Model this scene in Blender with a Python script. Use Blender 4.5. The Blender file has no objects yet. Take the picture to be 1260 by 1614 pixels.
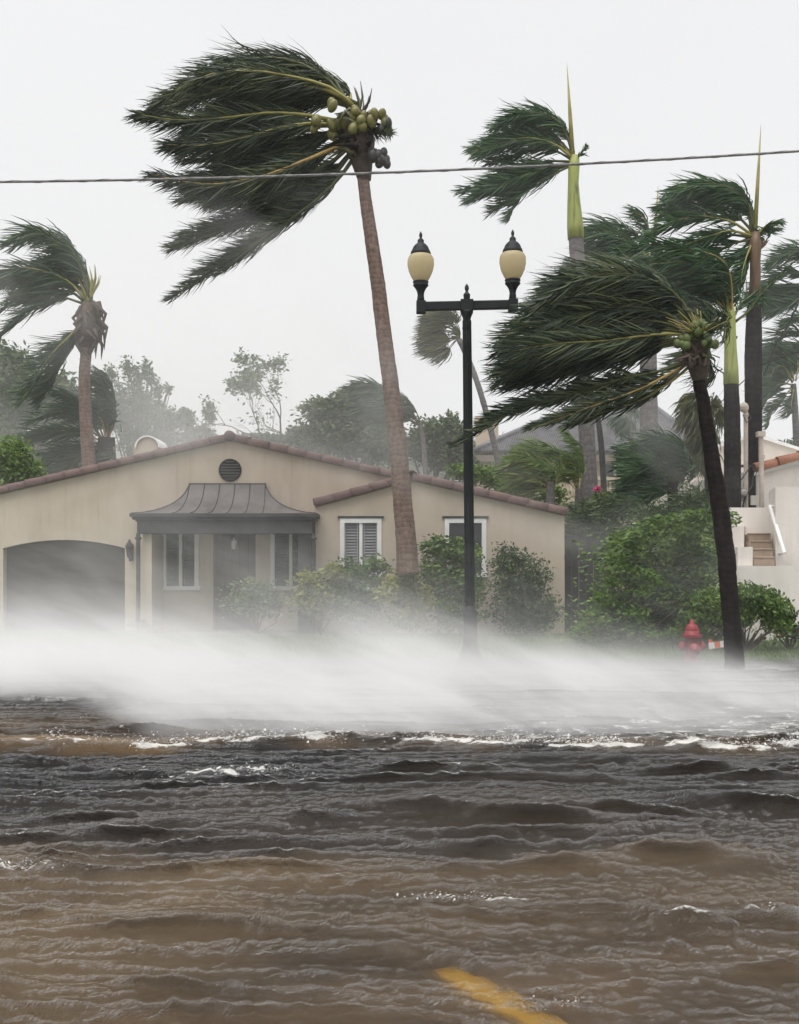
import bpy, bmesh, math, random
import numpy as np
from mathutils import Vector, Matrix

S = bpy.context.scene
COL = S.collection
RNG = np.random.default_rng(11)
random.seed(5)

# ------------------------------------------------------------------ camera
F = 1800.0      # focal length in photograph pixels (photograph 1260 wide)
CZ = 1.62       # eye height over the flood water
HOR = 888.0     # horizon row
cam_d = bpy.data.cameras.new('camera')
cam = bpy.data.objects.new('camera', cam_d)
COL.objects.link(cam)
cam.location = (0, 0, CZ)
cam.rotation_euler = (math.radians(90), 0, 0)
cam_d.sensor_fit = 'HORIZONTAL'
cam_d.sensor_width = 36.0
cam_d.lens = 36.0 * F / 1260.0
cam_d.shift_y = (HOR - 807.0) / 1260.0
cam_d.clip_start = 0.05
cam_d.clip_end = 2000.0
S.camera = cam

# ------------------------------------------------------------------ sky, sun, exposure
SUN_ELEV, SUN_AZ = math.radians(72), math.radians(205)   # high, behind the camera
w = bpy.data.worlds.new('World')
S.world = w
w.use_nodes = True
nt = w.node_tree
nt.nodes.clear()
n_out = nt.nodes.new('ShaderNodeOutputWorld')
n_bg = nt.nodes.new('ShaderNodeBackground')
n_sky = nt.nodes.new('ShaderNodeTexSky')
n_sky.sky_type = 'NISHITA'
n_sky.sun_disc = False
n_sky.sun_elevation = SUN_ELEV
n_sky.sun_rotation = SUN_AZ
n_sky.air_density = 1.0
n_sky.dust_density = 6.0
n_hsv = nt.nodes.new('ShaderNodeHueSaturation')
n_hsv.inputs['Saturation'].default_value = 0.12
n_mix = nt.nodes.new('ShaderNodeMixRGB')
n_mix.inputs[0].default_value = 0.9            # thick cloud deck over the clear sky
n_mix.inputs[2].default_value = (8.25, 8.28, 8.38, 1)
n_tc = nt.nodes.new('ShaderNodeTexCoord')
n_no = nt.nodes.new('ShaderNodeTexNoise')
n_no.inputs['Scale'].default_value = 2.2
n_no.inputs['Detail'].default_value = 4
n_mr = nt.nodes.new('ShaderNodeMapRange')
n_mr.inputs['To Min'].default_value = 0.95
n_mr.inputs['To Max'].default_value = 1.05
n_mul = nt.nodes.new('ShaderNodeMixRGB'); n_mul.blend_type = 'MULTIPLY'; n_mul.inputs[0].default_value = 1
nt.links.new(n_sky.outputs[0], n_hsv.inputs['Color'])
nt.links.new(n_hsv.outputs[0], n_mix.inputs[1])
nt.links.new(n_tc.outputs['Generated'], n_no.inputs['Vector'])
nt.links.new(n_no.outputs['Fac'], n_mr.inputs['Value'])
nt.links.new(n_mix.outputs[0], n_mul.inputs[1])
nt.links.new(n_mr.outputs[0], n_mul.inputs[2])
nt.links.new(n_mul.outputs[0], n_bg.inputs['Color'])
nt.links.new(n_bg.outputs[0], n_out.inputs['Surface'])
n_bg.inputs['Strength'].default_value = 0.0515

sun_d = bpy.data.lights.new('sun', 'SUN')
sun = bpy.data.objects.new('sun', sun_d)
COL.objects.link(sun)
sun_d.energy = 1.5
sun_d.angle = math.radians(60)
sun_d.color = (1.0, 0.97, 0.93)
# Nishita: rotation 0 = +Y, clockwise seen from above
sdir = Vector((math.sin(SUN_AZ) * math.cos(SUN_ELEV), math.cos(SUN_AZ) * math.cos(SUN_ELEV), math.sin(SUN_ELEV)))
sun.rotation_euler = sdir.to_track_quat('Z', 'Y').to_euler()
sun.location = (0, -10, 30)

S.view_settings.view_transform = 'Standard'
S.view_settings.look = 'None'
S.view_settings.exposure = 1.15
S.view_settings.gamma = 1.0
S.view_settings.use_curve_mapping = False
S.render.engine = 'CYCLES'
S.cycles.max_bounces = 12
S.cycles.diffuse_bounces = 3
S.cycles.glossy_bounces = 3
S.cycles.transmission_bounces = 4
S.cycles.transparent_max_bounces = 8
S.cycles.volume_bounces = 8
S.cycles.volume_step_rate = 0.35
S.cycles.volume_max_steps = 128
S.cycles.use_denoising = True
S.cycles.sample_clamp_indirect = 4.0

# ------------------------------------------------------------------ helpers
def at(px, py, D):
    """the world point at depth D that the photograph shows at pixel (px, py)"""
    return Vector(((px - 630.0) / F * D, D, CZ + (HOR - py) / F * D))
def xat(px, D): return (px - 630.0) / F * D
def zat(py, D): return CZ + (HOR - py) / F * D

def setp(o, label=None, cat=None, group=None, kind=None):
    if label: o['label'] = label
    if cat: o['category'] = cat
    if group: o['group'] = group
    if kind: o['kind'] = kind
    return o

def thing(name, label, cat, loc, group=None):
    o = bpy.data.objects.new(name, None)
    COL.objects.link(o)
    o.location = loc
    o.empty_display_size = 0.2
    return setp(o, label, cat, group)

def origin_of(o):
    p = Vector((0, 0, 0))
    while o is not None:
        p += Vector(o.location); o = o.parent
    return p

class MB:
    def __init__(s):
        s.v = []; s.f = []; s.m = []
    def add(s, verts, faces, mi=0):
        b = len(s.v)
        s.v.extend([tuple(v) for v in verts])
        s.f.extend([tuple(i + b for i in f) for f in faces])
        s.m.extend([mi] * len(faces))
    def box(s, x0, x1, y0, y1, z0, z1, mi=0):
        v = [(x0,y0,z0),(x1,y0,z0),(x1,y1,z0),(x0,y1,z0),(x0,y0,z1),(x1,y0,z1),(x1,y1,z1),(x0,y1,z1)]
        s.add(v, [(0,3,2,1),(4,5,6,7),(0,1,5,4),(1,2,6,5),(2,3,7,6),(3,0,4,7)], mi)
        return s
    def prism(s, quad, dy, mi=0):
        """quad: polygon of (x, z) at y0.. as [(x,y,z)] facing the camera, extruded dy along +y"""
        n = len(quad)
        v = [tuple(q) for q in quad] + [(q[0], q[1] + dy, q[2]) for q in quad]
        f = [tuple(range(n))] + [tuple(range(2*n-1, n-1, -1))]
        for i in range(n):
            j = (i + 1) % n
            f.append((j, i, i + n, j + n))
        s.add(v, f, mi); return s
    def tube(s, pts, radii, n=8, cap=True, mi=0, flat=1.0):
        pts = [Vector(p) for p in pts]
        if not hasattr(radii, '__len__'): radii = [radii] * len(pts)
        rings = []
        ref = None
        for i, p in enumerate(pts):
            a = pts[max(0, i-1)]; b = pts[min(len(pts)-1, i+1)]
            t = (b - a).normalized() if (b - a).length > 1e-9 else Vector((0,0,1))
            if ref is None:
                ref = Vector((0,1,0)) if abs(t.y) < 0.9 else Vector((1,0,0))
            u = (ref - t * ref.dot(t))
            if u.length < 1e-6: u = t.orthogonal()
            u.normalize(); ref = u
            k = t.cross(u)
            rings.append([p + (u * math.cos(2*math.pi*j/n) + k * math.sin(2*math.pi*j/n) * flat) * radii[i] for j in range(n)])
        v = [q for r in rings for q in r]
        f = []
        for i in range(len(pts)-1):
            for j in range(n):
                j2 = (j+1) % n
                f.append((i*n+j, i*n+j2, (i+1)*n+j2, (i+1)*n+j))
        if cap:
            f.append(tuple(range(n-1, -1, -1)))
            f.append(tuple((len(pts)-1)*n + j for j in range(n)))
        s.add(v, f, mi); return s
    def lathe(s, prof, cx, cy, n=20, mi=0, axis='z', cz=0.0):
        """prof: list of (r, h) from bottom to top"""
        v = []
        for r, h in prof:
            for j in range(n):
                a = 2*math.pi*j/n
                if axis == 'z': v.append((cx + r*math.cos(a), cy + r*math.sin(a), cz + h))
                elif axis == 'x': v.append((cx + h, cy + r*math.cos(a), cz + r*math.sin(a)))
                else: v.append((cx + r*math.cos(a), cy - h, cz + r*math.sin(a)))
        f = []
        for i in range(len(prof)-1):
            for j in range(n):
                j2 = (j+1) % n
                f.append((i*n+j, i*n+j2, (i+1)*n+j2, (i+1)*n+j))
        f.append(tuple(range(n-1, -1, -1)))
        f.append(tuple((len(prof)-1)*n + j for j in range(n)))
        s.add(v, f, mi); return s
    def ribbon(s, p, q, wv, mi=0):
        s.add([p - wv, p + wv, q + wv, q - wv], [(0,1,2,3)], mi)
    def build(s, name, mats, parent=None, smooth=False, bevel=0.0):
        me = bpy.data.meshes.new(name)
        if parent is not None:
            o0 = origin_of(parent)
            vv = [(a - o0.x, b - o0.y, c - o0.z) for a, b, c in s.v]
        else: vv = s.v
        me.from_pydata(vv, [], s.f)
        if not isinstance(mats, (list, tuple)): mats = [mats]
        for m in mats: me.materials.append(m)
        if len(mats) > 1: me.polygons.foreach_set('material_index', s.m)
        if smooth: me.polygons.foreach_set('use_smooth', [True] * len(s.f))
        me.update()
        o = bpy.data.objects.new(name, me)
        COL.objects.link(o)
        if parent is not None: o.parent = parent
        if bevel > 0:
            md = o.modifiers.new('bevel', 'BEVEL'); md.width = bevel; md.segments = 2; md.limit_method = 'ANGLE'
        return o

def quad_mesh(name, V, Q, mat, parent=None, smooth=False):
    """V (n,3) float array, Q (m,4) int array"""
    V = np.ascontiguousarray(V, dtype=np.float32)
    if parent is not None:
        o0 = origin_of(parent)
        V = V - np.array([o0.x, o0.y, o0.z], dtype=np.float32)
    me = bpy.data.meshes.new(name)
    me.vertices.add(len(V)); me.vertices.foreach_set('co', V.ravel())
    Q = np.ascontiguousarray(Q, dtype=np.int32)
    m, k = Q.shape
    me.loops.add(m * k); me.loops.foreach_set('vertex_index', Q.ravel())
    me.polygons.add(m)
    me.polygons.foreach_set('loop_start', np.arange(0, m*k, k, dtype=np.int32))
    me.polygons.foreach_set('loop_total', np.full(m, k, dtype=np.int32))
    if smooth: me.polygons.foreach_set('use_smooth', np.ones(m, dtype=bool))
    me.update(calc_edges=True)
    me.materials.append(mat)
    o = bpy.data.objects.new(name, me)
    COL.objects.link(o)
    if parent is not None: o.parent = parent
    return o

def inst(src_mesh, name, parent, M):
    o = bpy.data.objects.new(name, src_mesh)
    COL.objects.link(o)
    o.parent = parent
    o0 = origin_of(parent)
    o.matrix_basis = Matrix.Translation(-o0) @ M
    return o

# ------------------------------------------------------------------ materials
class NT:
    def __init__(s, name):
        s.m = bpy.data.materials.new(name); s.m.use_nodes = True
        s.t = s.m.node_tree; s.t.nodes.clear()
        s.out = s.t.nodes.new('ShaderNodeOutputMaterial')
    def n(s, typ, **kw):
        nd = s.t.nodes.new('ShaderNode' + typ)
        for k, v in kw.items():
            if k.startswith('_'): setattr(nd, k[1:], v)
            else:
                key = k.replace('__', ' ')
                nd.inputs[key].default_value = v
        return nd
    def l(s, a, b): s.t.links.new(a, b)
    def math(s, op, a, b=None, c=None, clamp=False):
        nd = s.t.nodes.new('ShaderNodeMath'); nd.operation = op; nd.use_clamp = clamp
        for i, q in enumerate((a, b, c)):
            if q is None: continue
            if isinstance(q, (int, float)): nd.inputs[i].default_value = q
            else: s.l(q, nd.inputs[i])
        return nd.outputs[0]
    def ramp(s, fac, stops):
        nd = s.t.nodes.new('ShaderNodeValToRGB')
        e = nd.color_ramp.elements
        e[0].position, e[0].color = stops[0][0], (*stops[0][1], 1)
        e[1].position, e[1].color = stops[-1][0], (*stops[-1][1], 1)
        for p, c in stops[1:-1]:
            k = e.new(p); k.color = (*c, 1)
        s.l(fac, nd.inputs[0]); return nd.outputs[0]
    def noise(s, scale, detail=4, rough=0.55, vec=None, scl=None, dist=0.0, coord='Object'):
        nd = s.t.nodes.new('ShaderNodeTexNoise')
        nd.inputs['Scale'].default_value = scale; nd.inputs['Detail'].default_value = detail
        nd.inputs['Roughness'].default_value = rough; nd.inputs['Distortion'].default_value = dist
        if vec is None:
            tc = s.t.nodes.new('ShaderNodeTexCoord'); vec = tc.outputs[coord]
        if scl is not None:
            mp = s.t.nodes.new('ShaderNodeMapping'); mp.inputs['Scale'].default_value = scl
            s.l(vec, mp.inputs['Vector']); vec = mp.outputs[0]
        s.l(vec, nd.inputs['Vector'])
        return nd.outputs['Fac']
    def mapr(s, v, a, b, c, d, smooth=False):
        nd = s.t.nodes.new('ShaderNodeMapRange')
        if smooth: nd.interpolation_type = 'SMOOTHSTEP'
        s.l(v, nd.inputs['Value'])
        for k, q in zip(('From Min', 'From Max', 'To Min', 'To Max'), (a, b, c, d)): nd.inputs[k].default_value = q
        return nd.outputs[0]
    def bump(s, h, strength=0.4, dist=0.02):
        nd = s.t.nodes.new('ShaderNodeBump'); nd.inputs['Strength'].default_value = strength
        nd.inputs['Distance'].default_value = dist
        s.l(h, nd.inputs['Height']); return nd.outputs[0]

def mat_noise(name, c1, c2, scale=6, rough=0.7, bump=0.3, bdist=0.01, detail=5, scl=None, spec=0.4, c3=None, metal=0.0, fine=None):
    q = NT(name)
    f = q.noise(scale, detail, 0.6, scl=scl)
    stops = [(0.3, c1), (0.7, c2)] if c3 is None else [(0.25, c1), (0.5, c2), (0.75, c3)]
    col = q.ramp(f, stops)
    b = q.n('BsdfPrincipled', Roughness=rough, Metallic=metal)
    b.inputs['Specular IOR Level'].default_value = spec
    q.l(col, b.inputs['Base Color'])
    h = q.noise(fine if fine else scale * 9, 3, 0.6, scl=scl)
    q.l(q.bump(h, bump, bdist), b.inputs['Normal'])
    q.l(b.outputs[0], q.out.inputs['Surface'])
    return q.m

def stained_wall(name, c1, c2, c3):
    """painted stucco with soft blotches, runs of rain dirt and fine grain"""
    q = NT(name)
    f = q.noise(1.1, 7, .6, scl=(1, 1, .45))
    col = q.ramp(f, [(.25, c1), (.5, c3), (.75, c2)])
    st = q.noise(2.6, 5, .65, scl=(2.4, 2.4, .16), dist=.3)
    bl = q.noise(.5, 3, .6)
    k = q.math('MULTIPLY', q.mapr(st, .50, .72, 0, 1, True), q.mapr(bl, .38, .62, .15, 1, True))
    mx = q.n('MixRGB'); mx.blend_type = 'MULTIPLY'; mx.inputs[2].default_value = (.84, .82, .79, 1)
    q.l(k, mx.inputs[0]); q.l(col, mx.inputs[1])
    b = q.n('BsdfPrincipled', Roughness=.85); b.inputs['Specular IOR Level'].default_value = .4
    q.l(mx.outputs[0], b.inputs['Base Color'])
    h = q.math('ADD', q.noise(55, 3, .6), q.math('MULTIPLY', q.noise(9, 4, .6), .8))
    q.l(q.bump(h, .45, .008), b.inputs['Normal'])
    q.l(b.outputs[0], q.out.inputs['Surface'])
    return q.m

def leaf_mat(name, dark, mid, light, trans=0.25, rough=0.45, clump=1.2):
    q = NT(name)
    g = q.n('NewGeometry')
    big = q.noise(clump, 2, 0.5)
    f = q.math('ADD', q.math('MULTIPLY', g.outputs['Random Per Island'], 0.55), q.math('MULTIPLY', big, 0.6))
    col = q.ramp(f, [(0.25, dark), (0.55, mid), (0.95, light)])
    b = q.n('BsdfPrincipled', Roughness=rough)
    b.inputs['Specular IOR Level'].default_value = 0.35
    q.l(col, b.inputs['Base Color'])
    tr = q.n('BsdfTranslucent')
    q.l(col, tr.inputs['Color'])
    mx = q.n('MixShader', Fac=trans)
    q.l(b.outputs[0], mx.inputs[1]); q.l(tr.outputs[0], mx.inputs[2])
    q.l(mx.outputs[0], q.out.inputs['Surface'])
    return q.m

M = {}
M['palm_leaf'] = leaf_mat('palm_leaf', (.011,.018,.015), (.024,.044,.027), (.13,.155,.065), .27, .4, .7)
M['palm_leaf_royal'] = leaf_mat('palm_leaf_royal', (.013,.036,.018), (.028,.072,.030), (.085,.16,.05), .25, .4, .7)
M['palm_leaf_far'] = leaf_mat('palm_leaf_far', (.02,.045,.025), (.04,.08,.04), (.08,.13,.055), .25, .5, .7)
M['palm_leaf_yellow'] = leaf_mat('palm_leaf_yellow', (.05,.10,.03), (.12,.19,.05), (.26,.30,.09), .3, .5, .7)
M['palm_leaf_olive'] = leaf_mat('palm_leaf_olive', (.03,.045,.02), (.07,.085,.03), (.15,.14,.05), .25, .5, .7)
M['leaf_bush'] = leaf_mat('leaf_bush', (.020,.046,.014), (.070,.135,.028), (.22,.30,.06), .25, .4, 1.3)
M['leaf_bright'] = leaf_mat('leaf_bright', (.03,.07,.012), (.09,.17,.025), (.22,.33,.05), .3, .4, 1.6)
M['leaf_dark'] = leaf_mat('leaf_dark', (.016,.034,.014), (.042,.078,.026), (.11,.17,.05), .22, .45, 1.3)
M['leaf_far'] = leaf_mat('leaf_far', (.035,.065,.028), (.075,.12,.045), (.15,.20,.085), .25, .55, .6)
M['leaf_croton'] = leaf_mat('leaf_croton', (.06,.10,.03), (.22,.24,.06), (.45,.42,.14), .3, .4, 1.5)
M['leaf_pale'] = leaf_mat('leaf_pale', (.05,.09,.05), (.13,.18,.09), (.32,.36,.18), .3, .4, 2.0)
M['fibre'] = mat_noise('fibre', (.045,.035,.03), (.12,.09,.07), 8, .9, .6, .02)
M['midrib'] = mat_noise('midrib', (.20,.19,.045), (.33,.29,.09), 3, .5, .2, .004)
M['midrib_orange'] = mat_noise('midrib_orange', (.28,.17,.05), (.42,.30,.10), 3, .5, .2, .004)
M['midrib_dark'] = mat_noise('midrib_dark', (.05,.06,.02), (.10,.11,.035), 3, .5, .2, .004)
M['coconut'] = mat_noise('coconut', (.055,.075,.018), (.17,.16,.045), 9, .4, .4, .008, c3=(.12,.10,.04))
M['coconut_dark'] = mat_noise('coconut_dark', (.02,.018,.018), (.05,.045,.04), 7, .5, .2, .005)
M['bark_branch'] = mat_noise('bark_branch', (.05,.04,.03), (.12,.10,.08), 6, .85, .5, .02)

def trunk_mat(name, c1, c2, c3, ring=9.0):
    q = NT(name)
    tc = q.n('TexCoord')
    sep = q.n('SeparateXYZ'); q.l(tc.outputs['Object'], sep.inputs[0])
    nz = q.noise(3.0, 4, .6)
    nz2 = q.noise(14.0, 4, .65, scl=(1, 1, .35))
    zz = q.math('ADD', q.math('MULTIPLY', sep.outputs['Z'], ring), q.math('MULTIPLY', nz, 3.5))
    saw = q.math('FRACT', zz)
    mixv = q.math('ADD', q.math('MULTIPLY', saw, .22), q.math('MULTIPLY', nz2, .78))
    col = q.ramp(mixv, [(.25, c1), (.5, c2), (.8, c3)])
    b = q.n('BsdfPrincipled', Roughness=.75)
    b.inputs['Specular IOR Level'].default_value = .12
    q.l(col, b.inputs['Base Color'])
    hh = q.math('ADD', saw, q.math('MULTIPLY', nz2, .8))
    q.l(q.bump(hh, .45, .012), b.inputs['Normal'])
    q.l(b.outputs[0], q.out.inputs['Surface'])
    return q.m
M['trunk_coconut'] = trunk_mat('trunk_coconut', (.08,.055,.045), (.17,.12,.10), (.27,.20,.17))
M['trunk_dark'] = trunk_mat('trunk_dark', (.005,.004,.0035), (.013,.010,.009), (.030,.023,.020))
M['trunk_royal'] = trunk_mat('trunk_royal', (.07,.065,.065), (.13,.12,.12), (.2,.19,.185), 5.0)
M['trunk_wet'] = trunk_mat('trunk_wet', (.008,.007,.0075), (.02,.017,.018), (.04,.034,.034), 6.0)
M['crownshaft'] = mat_noise('crownshaft', (.07,.085,.03), (.31,.34,.09), 2.2, .45, .5, .012, scl=(4,4,.5), c3=(.22,.28,.07))
M['crownshaft_old'] = mat_noise('crownshaft_old', (.05,.032,.024), (.15,.095,.055), 2.5, .5, .4, .01, scl=(3,3,.5), c3=(.09,.10,.035))
# ================================================================== SETTING: ground, road, lawn, water, spray
def structure(o): o['kind'] = 'structure'; return o

# ground sheet to the horizon
M['ground'] = mat_noise('ground', (.07,.065,.05), (.12,.115,.08), .8, .95, .3, .02)
gm = MB(); gm.add([(-900,-200,-.5),(900,-200,-.5),(900,1500,-.5),(-900,1500,-.5)], [(0,1,2,3)])
structure(gm.build('ground', M['ground']))

# the flooded road: asphalt with silt, close under the surface at the crown
q = NT('asphalt')
n1 = q.noise(1.1, 4, .6, scl=(.6,1.6,1)); n2 = q.noise(90, 2, .6)
mx = q.math('ADD', q.math('MULTIPLY', n1, .7), q.math('MULTIPLY', n2, .3))
colr = q.ramp(mx, [(.3, (.07,.055,.042)), (.5, (.17,.125,.085)), (.72, (.32,.235,.15))])
b = q.n('BsdfPrincipled', Roughness=.85)
q.l(colr, b.inputs['Base Color']); q.l(q.bump(n2, .6, .01), b.inputs['Normal'])
q.l(b.outputs[0], q.out.inputs['Surface'])
M['asphalt'] = q.m
def road_z(y):
    # crown of the road near the yellow line, falling to the gutter
    return -.066 - .14 * min(1, max(0, (y - 4.6) / 8.0)) - .05 * min(1, max(0, (3.2 - y) / 6.0))
rm = MB()
ys = [-14, 0, 2, 3.2, 4.0, 4.6, 6, 8, 10, 12.6, 17.4]
for i in range(len(ys) - 1):
    rm.add([(-90, ys[i], road_z(ys[i])), (90, ys[i], road_z(ys[i])), (90, ys[i+1], road_z(ys[i+1])), (-90, ys[i+1], road_z(ys[i+1]))], [(0,1,2,3)])
structure(rm.build('road', M['asphalt']))

# yellow line end under the shallow water
q = NT('yellow_paint')
n1 = q.noise(5, 4, .6); n2 = q.noise(60, 3, .7)
f = q.math('ADD', q.math('MULTIPLY', n1, .5), q.math('MULTIPLY', n2, .5))
colr = q.ramp(f, [(.33, (.50,.29,.045)), (.5, (.76,.47,.075)), (.8, (.84,.58,.13))])
b = q.n('BsdfPrincipled', Roughness=.7); q.l(colr, b.inputs['Base Color']); q.l(b.outputs[0], q.out.inputs['Surface'])
M['yellow_paint'] = q.m
lm = MB()
p_far = Vector((.185, 4.64)); p_near = Vector((.86, 3.46))
dv = (p_near - p_far).normalized(); sv = Vector((dv.y, -dv.x)) * .060
N = 12
vv = []
for i in range(N + 1):
    p = p_far.lerp(p_far + dv * 2.6, i / N)
    for sgn in (-1, 1):
        e = sgn * (1 + .06 * math.sin(i * 3.1 + sgn))
        a = p + sv * e
        vv.append((a.x, a.y, road_z(a.y) + .006))
lm.add(vv, [(2*i, 2*i+1, 2*i+3, 2*i+2) for i in range(N)])
structure(lm.build('road_marking', M['yellow_paint']))

# kerb and sidewalk strip drowned beyond the road, then the lawn
M['concrete'] = mat_noise('concrete', (.22,.21,.19), (.34,.32,.29), 2, .85, .3, .01)
km = MB(); km.box(-90, 90, 17.4, 17.62, -.35, -.06); structure(km.build('kerb', M['concrete'], bevel=.02))
M['lawn'] = mat_noise('lawn', (.05,.09,.02), (.10,.15,.035), 1.6, .9, .5, .03)
gl = MB()
ys = [17.62, 18.4, 19.2, 20.5, 23, 26, 60]
zs = [-.09, -.05, .0, .06, .10, .12, .14]
for i in range(len(ys) - 1):
    gl.add([(-90, ys[i], zs[i]), (90, ys[i], zs[i]), (90, ys[i+1], zs[i+1]), (-90, ys[i+1], zs[i+1])], [(0,1,2,3)])
structure(gl.build('lawn', M['lawn']))
def lawn_z(y): return float(np.interp(y, ys, zs))

# grass blades bent by the wind
n = 26000
gx = RNG.uniform(-9, 9, n); gy = 18.9 + 5.2 * RNG.random(n) ** 1.2
gz = np.interp(gy, ys, zs) - .005
hh = RNG.uniform(.04, .11, n); lean = RNG.uniform(.3, 1.0, n) * hh
ww = RNG.uniform(.004, .008, n)
V = np.zeros((n, 4, 3)); 
V[:,0] = np.stack([gx - ww, gy, gz], 1); V[:,1] = np.stack([gx + ww, gy, gz], 1)
V[:,2] = np.stack([gx - lean * .9 + ww * .4, gy + RNG.normal(0, .02, n), gz + hh], 1); V[:,3] = np.stack([gx - lean * .55 - ww, gy, gz + hh * .75], 1)
M['grass'] = leaf_mat('grass', (.04,.08,.015), (.09,.15,.03), (.18,.23,.06), .3, .6, .8)
o = quad_mesh('grass', V.reshape(-1, 3), np.arange(n*4).reshape(-1, 4), M['grass'])
setp(o, 'windswept green lawn grass in front of the house', None, None, 'stuff')

# ---------------------------------------------------------------- flood water
def nrm3(a): return a/np.linalg.norm(a, axis=-1, keepdims=True)
def sums(x, y, seed, lams, amp=1.0):
    r = np.random.default_rng(seed)
    o = np.zeros_like(x)
    for lam in lams:
        for _ in range(3):
            a = r.uniform(0, 2*math.pi); k = 2*math.pi/lam
            o += np.sin(k*(x*math.cos(a) + y*math.sin(a)) + r.uniform(0, 6.28))
    return amp * o / (3*len(lams))**.5

def axis_pts(segs):
    out = [segs[0][0]]
    for a, b, d in segs:
        m = max(1, int(round((b - a) / d)))
        out += list(np.linspace(a, b, m + 1)[1:])
    return np.array(out)
xs = axis_pts([(-60,-20,2.5), (-20,-9,.4), (-9,-4.2,.045), (-4.2,4.2,.017), (4.2,9,.045), (9,20,.4), (20,60,2.5)])
yA = axis_pts([(-8,2.6,.8), (2.6,4.6,.0105), (4.6,6.5,.013), (6.5,9.5,.019), (9.5,12.0,.024), (12.0,20.6,.09)])
X, Y = np.meshgrid(xs, yA)
Z = np.zeros_like(X); DX = np.zeros_like(X); DY = np.zeros_like(X)
# warp so crests wander
WX = X + .10 * sums(X, Y, 3, [2.7, 4.1])
WY = Y + .13 * sums(X*.7, Y, 4, [3.2, 5.5]) + .03 * sums(X, Y, 5, [.9, 1.4]) + .03 * X
r = np.random.default_rng(21)
fade = np.clip((Y - 1.0) / 1.5, 0, 1) * np.clip((20.6 - Y) / 2.0, .15, 1) * np.interp(Y, [3.5, 6.5], [.95, 1.0])
# long-crested wind waves with sharp, forward leaning crests
for i in range(14):
    lam = [.95, .8, .68, .6, .54, .48, .44, .40, .36, .33, .30, .27, .245, .22][i]
    th = math.radians(r.normal(2, 5)); kx, ky = math.sin(th), -math.cos(th); k = 2*math.pi/lam
    A = .027 * lam * np.interp(Y, [4.2, 6.5], [.8, 1.0])
    env = np.clip(-.22 + 1.1 * sums(X*.6, Y*1.5, 100 + i, [3.2, 1.9, 5.]), 0, 1.6)
    ph = k*(WX*kx + WY*ky) + .55*sums(X*.8, Y, 200 + i, [1.3, .7]) + r.uniform(0, 6.28)
    c, s_ = np.cos(ph), np.sin(ph); cr = np.exp(3.4*(c-1))
    Z += A*env*(2.7*cr - .6); DX -= .6*A*env*kx*s_; DY -= .6*A*env*ky*s_ + 2.3*A*env*cr
# short chop, mostly driven along the wind (right to left) across the bigger waves
for i in range(60):
    lam = .055 * (4.2 ** r.random())
    th = math.radians(r.normal(-72, 20)) if i % 3 else math.radians(r.normal(-8, 24))
    kx, ky = math.sin(th), -math.cos(th); k = 2*math.pi/lam
    A = .0115 * lam
    env = np.clip(.35 + .9 * sums(X, Y, 300 + i, [lam*6, lam*12]), 0, 1.9)
    ph = k*(X*kx + Y*ky) + .5*sums(X, Y, 500 + i, [lam*3, lam*5]) + r.uniform(0, 6.28)
    c, s_ = np.cos(ph), np.sin(ph); cr = np.exp(1.2*(c-1))
    Z += A*env*(1.9*cr - .7); DX -= .6*A*env*kx*s_ ; DY -= .6*A*env*ky*s_
# a steeper breaking step where the spray is torn off the water, and a few single wavelets
EDGE = 10.0 + .16*sums(X, X*0, 31, [9., 5.]) + .09*sums(X, X*0, 32, [1.3, .7]) - .03*X
Z *= np.interp(Y, [9.0, 10.5, 12.5], [1, .75, .55])
d = Y - EDGE
step = .075*np.exp(-np.clip(d, 0, None)/1.0) * (1/(1+np.exp(-d/.045)))
step *= np.clip(.75 + .4*sums(X, Y, 33, [2.5, 1.1]), .2, 1.4)
Z += step
foam = np.zeros_like(X)
fn = sums(X*1.1, Y*2.4, 41, [.5, .28, .9])
silt_glow_mask = np.exp(-((d - .18)/.30)**2)*np.clip(.55 + .5*sums(X, Y*2, 61, [2.5, 1.2]) - .09*X, 0, 1) + np.exp(-((d - 1.2)/1.2)**2)*np.clip(-.12*X - .1, 0, .6)  # stirred silt and light shining through the crest, both put into this tan mask
foam += np.clip(1.0 - np.abs(d - .06)/.13, 0, 1) * np.clip(.75 + .5*fn + .05*(X), 0, 1.0)
foam += np.clip((d)/.3, 0, 1) * np.clip(.30 + .10*X*np.clip((14-Y)/3,0,1) + .25*fn, 0, .85) * .8
wl = [  # px, py of a wavelet's crest, half length m, height
    (745, 1420, .42, .035, .7), (1200, 1448, .55, .05, .8), (860, 1583, .26, .03, .8), (1000, 1560, .8, .018, .25),
    (390, 1222, .55, .055, .9), (820, 1275, .9, .04, .15), (30, 1370, .35, .05, .6), (1130, 1340, .8, .035, .3),
    (215, 1221, .25, .035, .7), (620, 1378, 1.4, .022, 0), (300, 1480, .8, .02, 0), (540, 1556, .5, .02, 0),
    (300, 1262, .9, .03, 0), (1180, 1268, .7, .035, 0.1), (550, 1270, .3, .03, .5), (800, 1240, .3, .035, .4), (1120, 1500, .7, .025, .1), (100, 1600, .7, .02, 0)]
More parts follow.
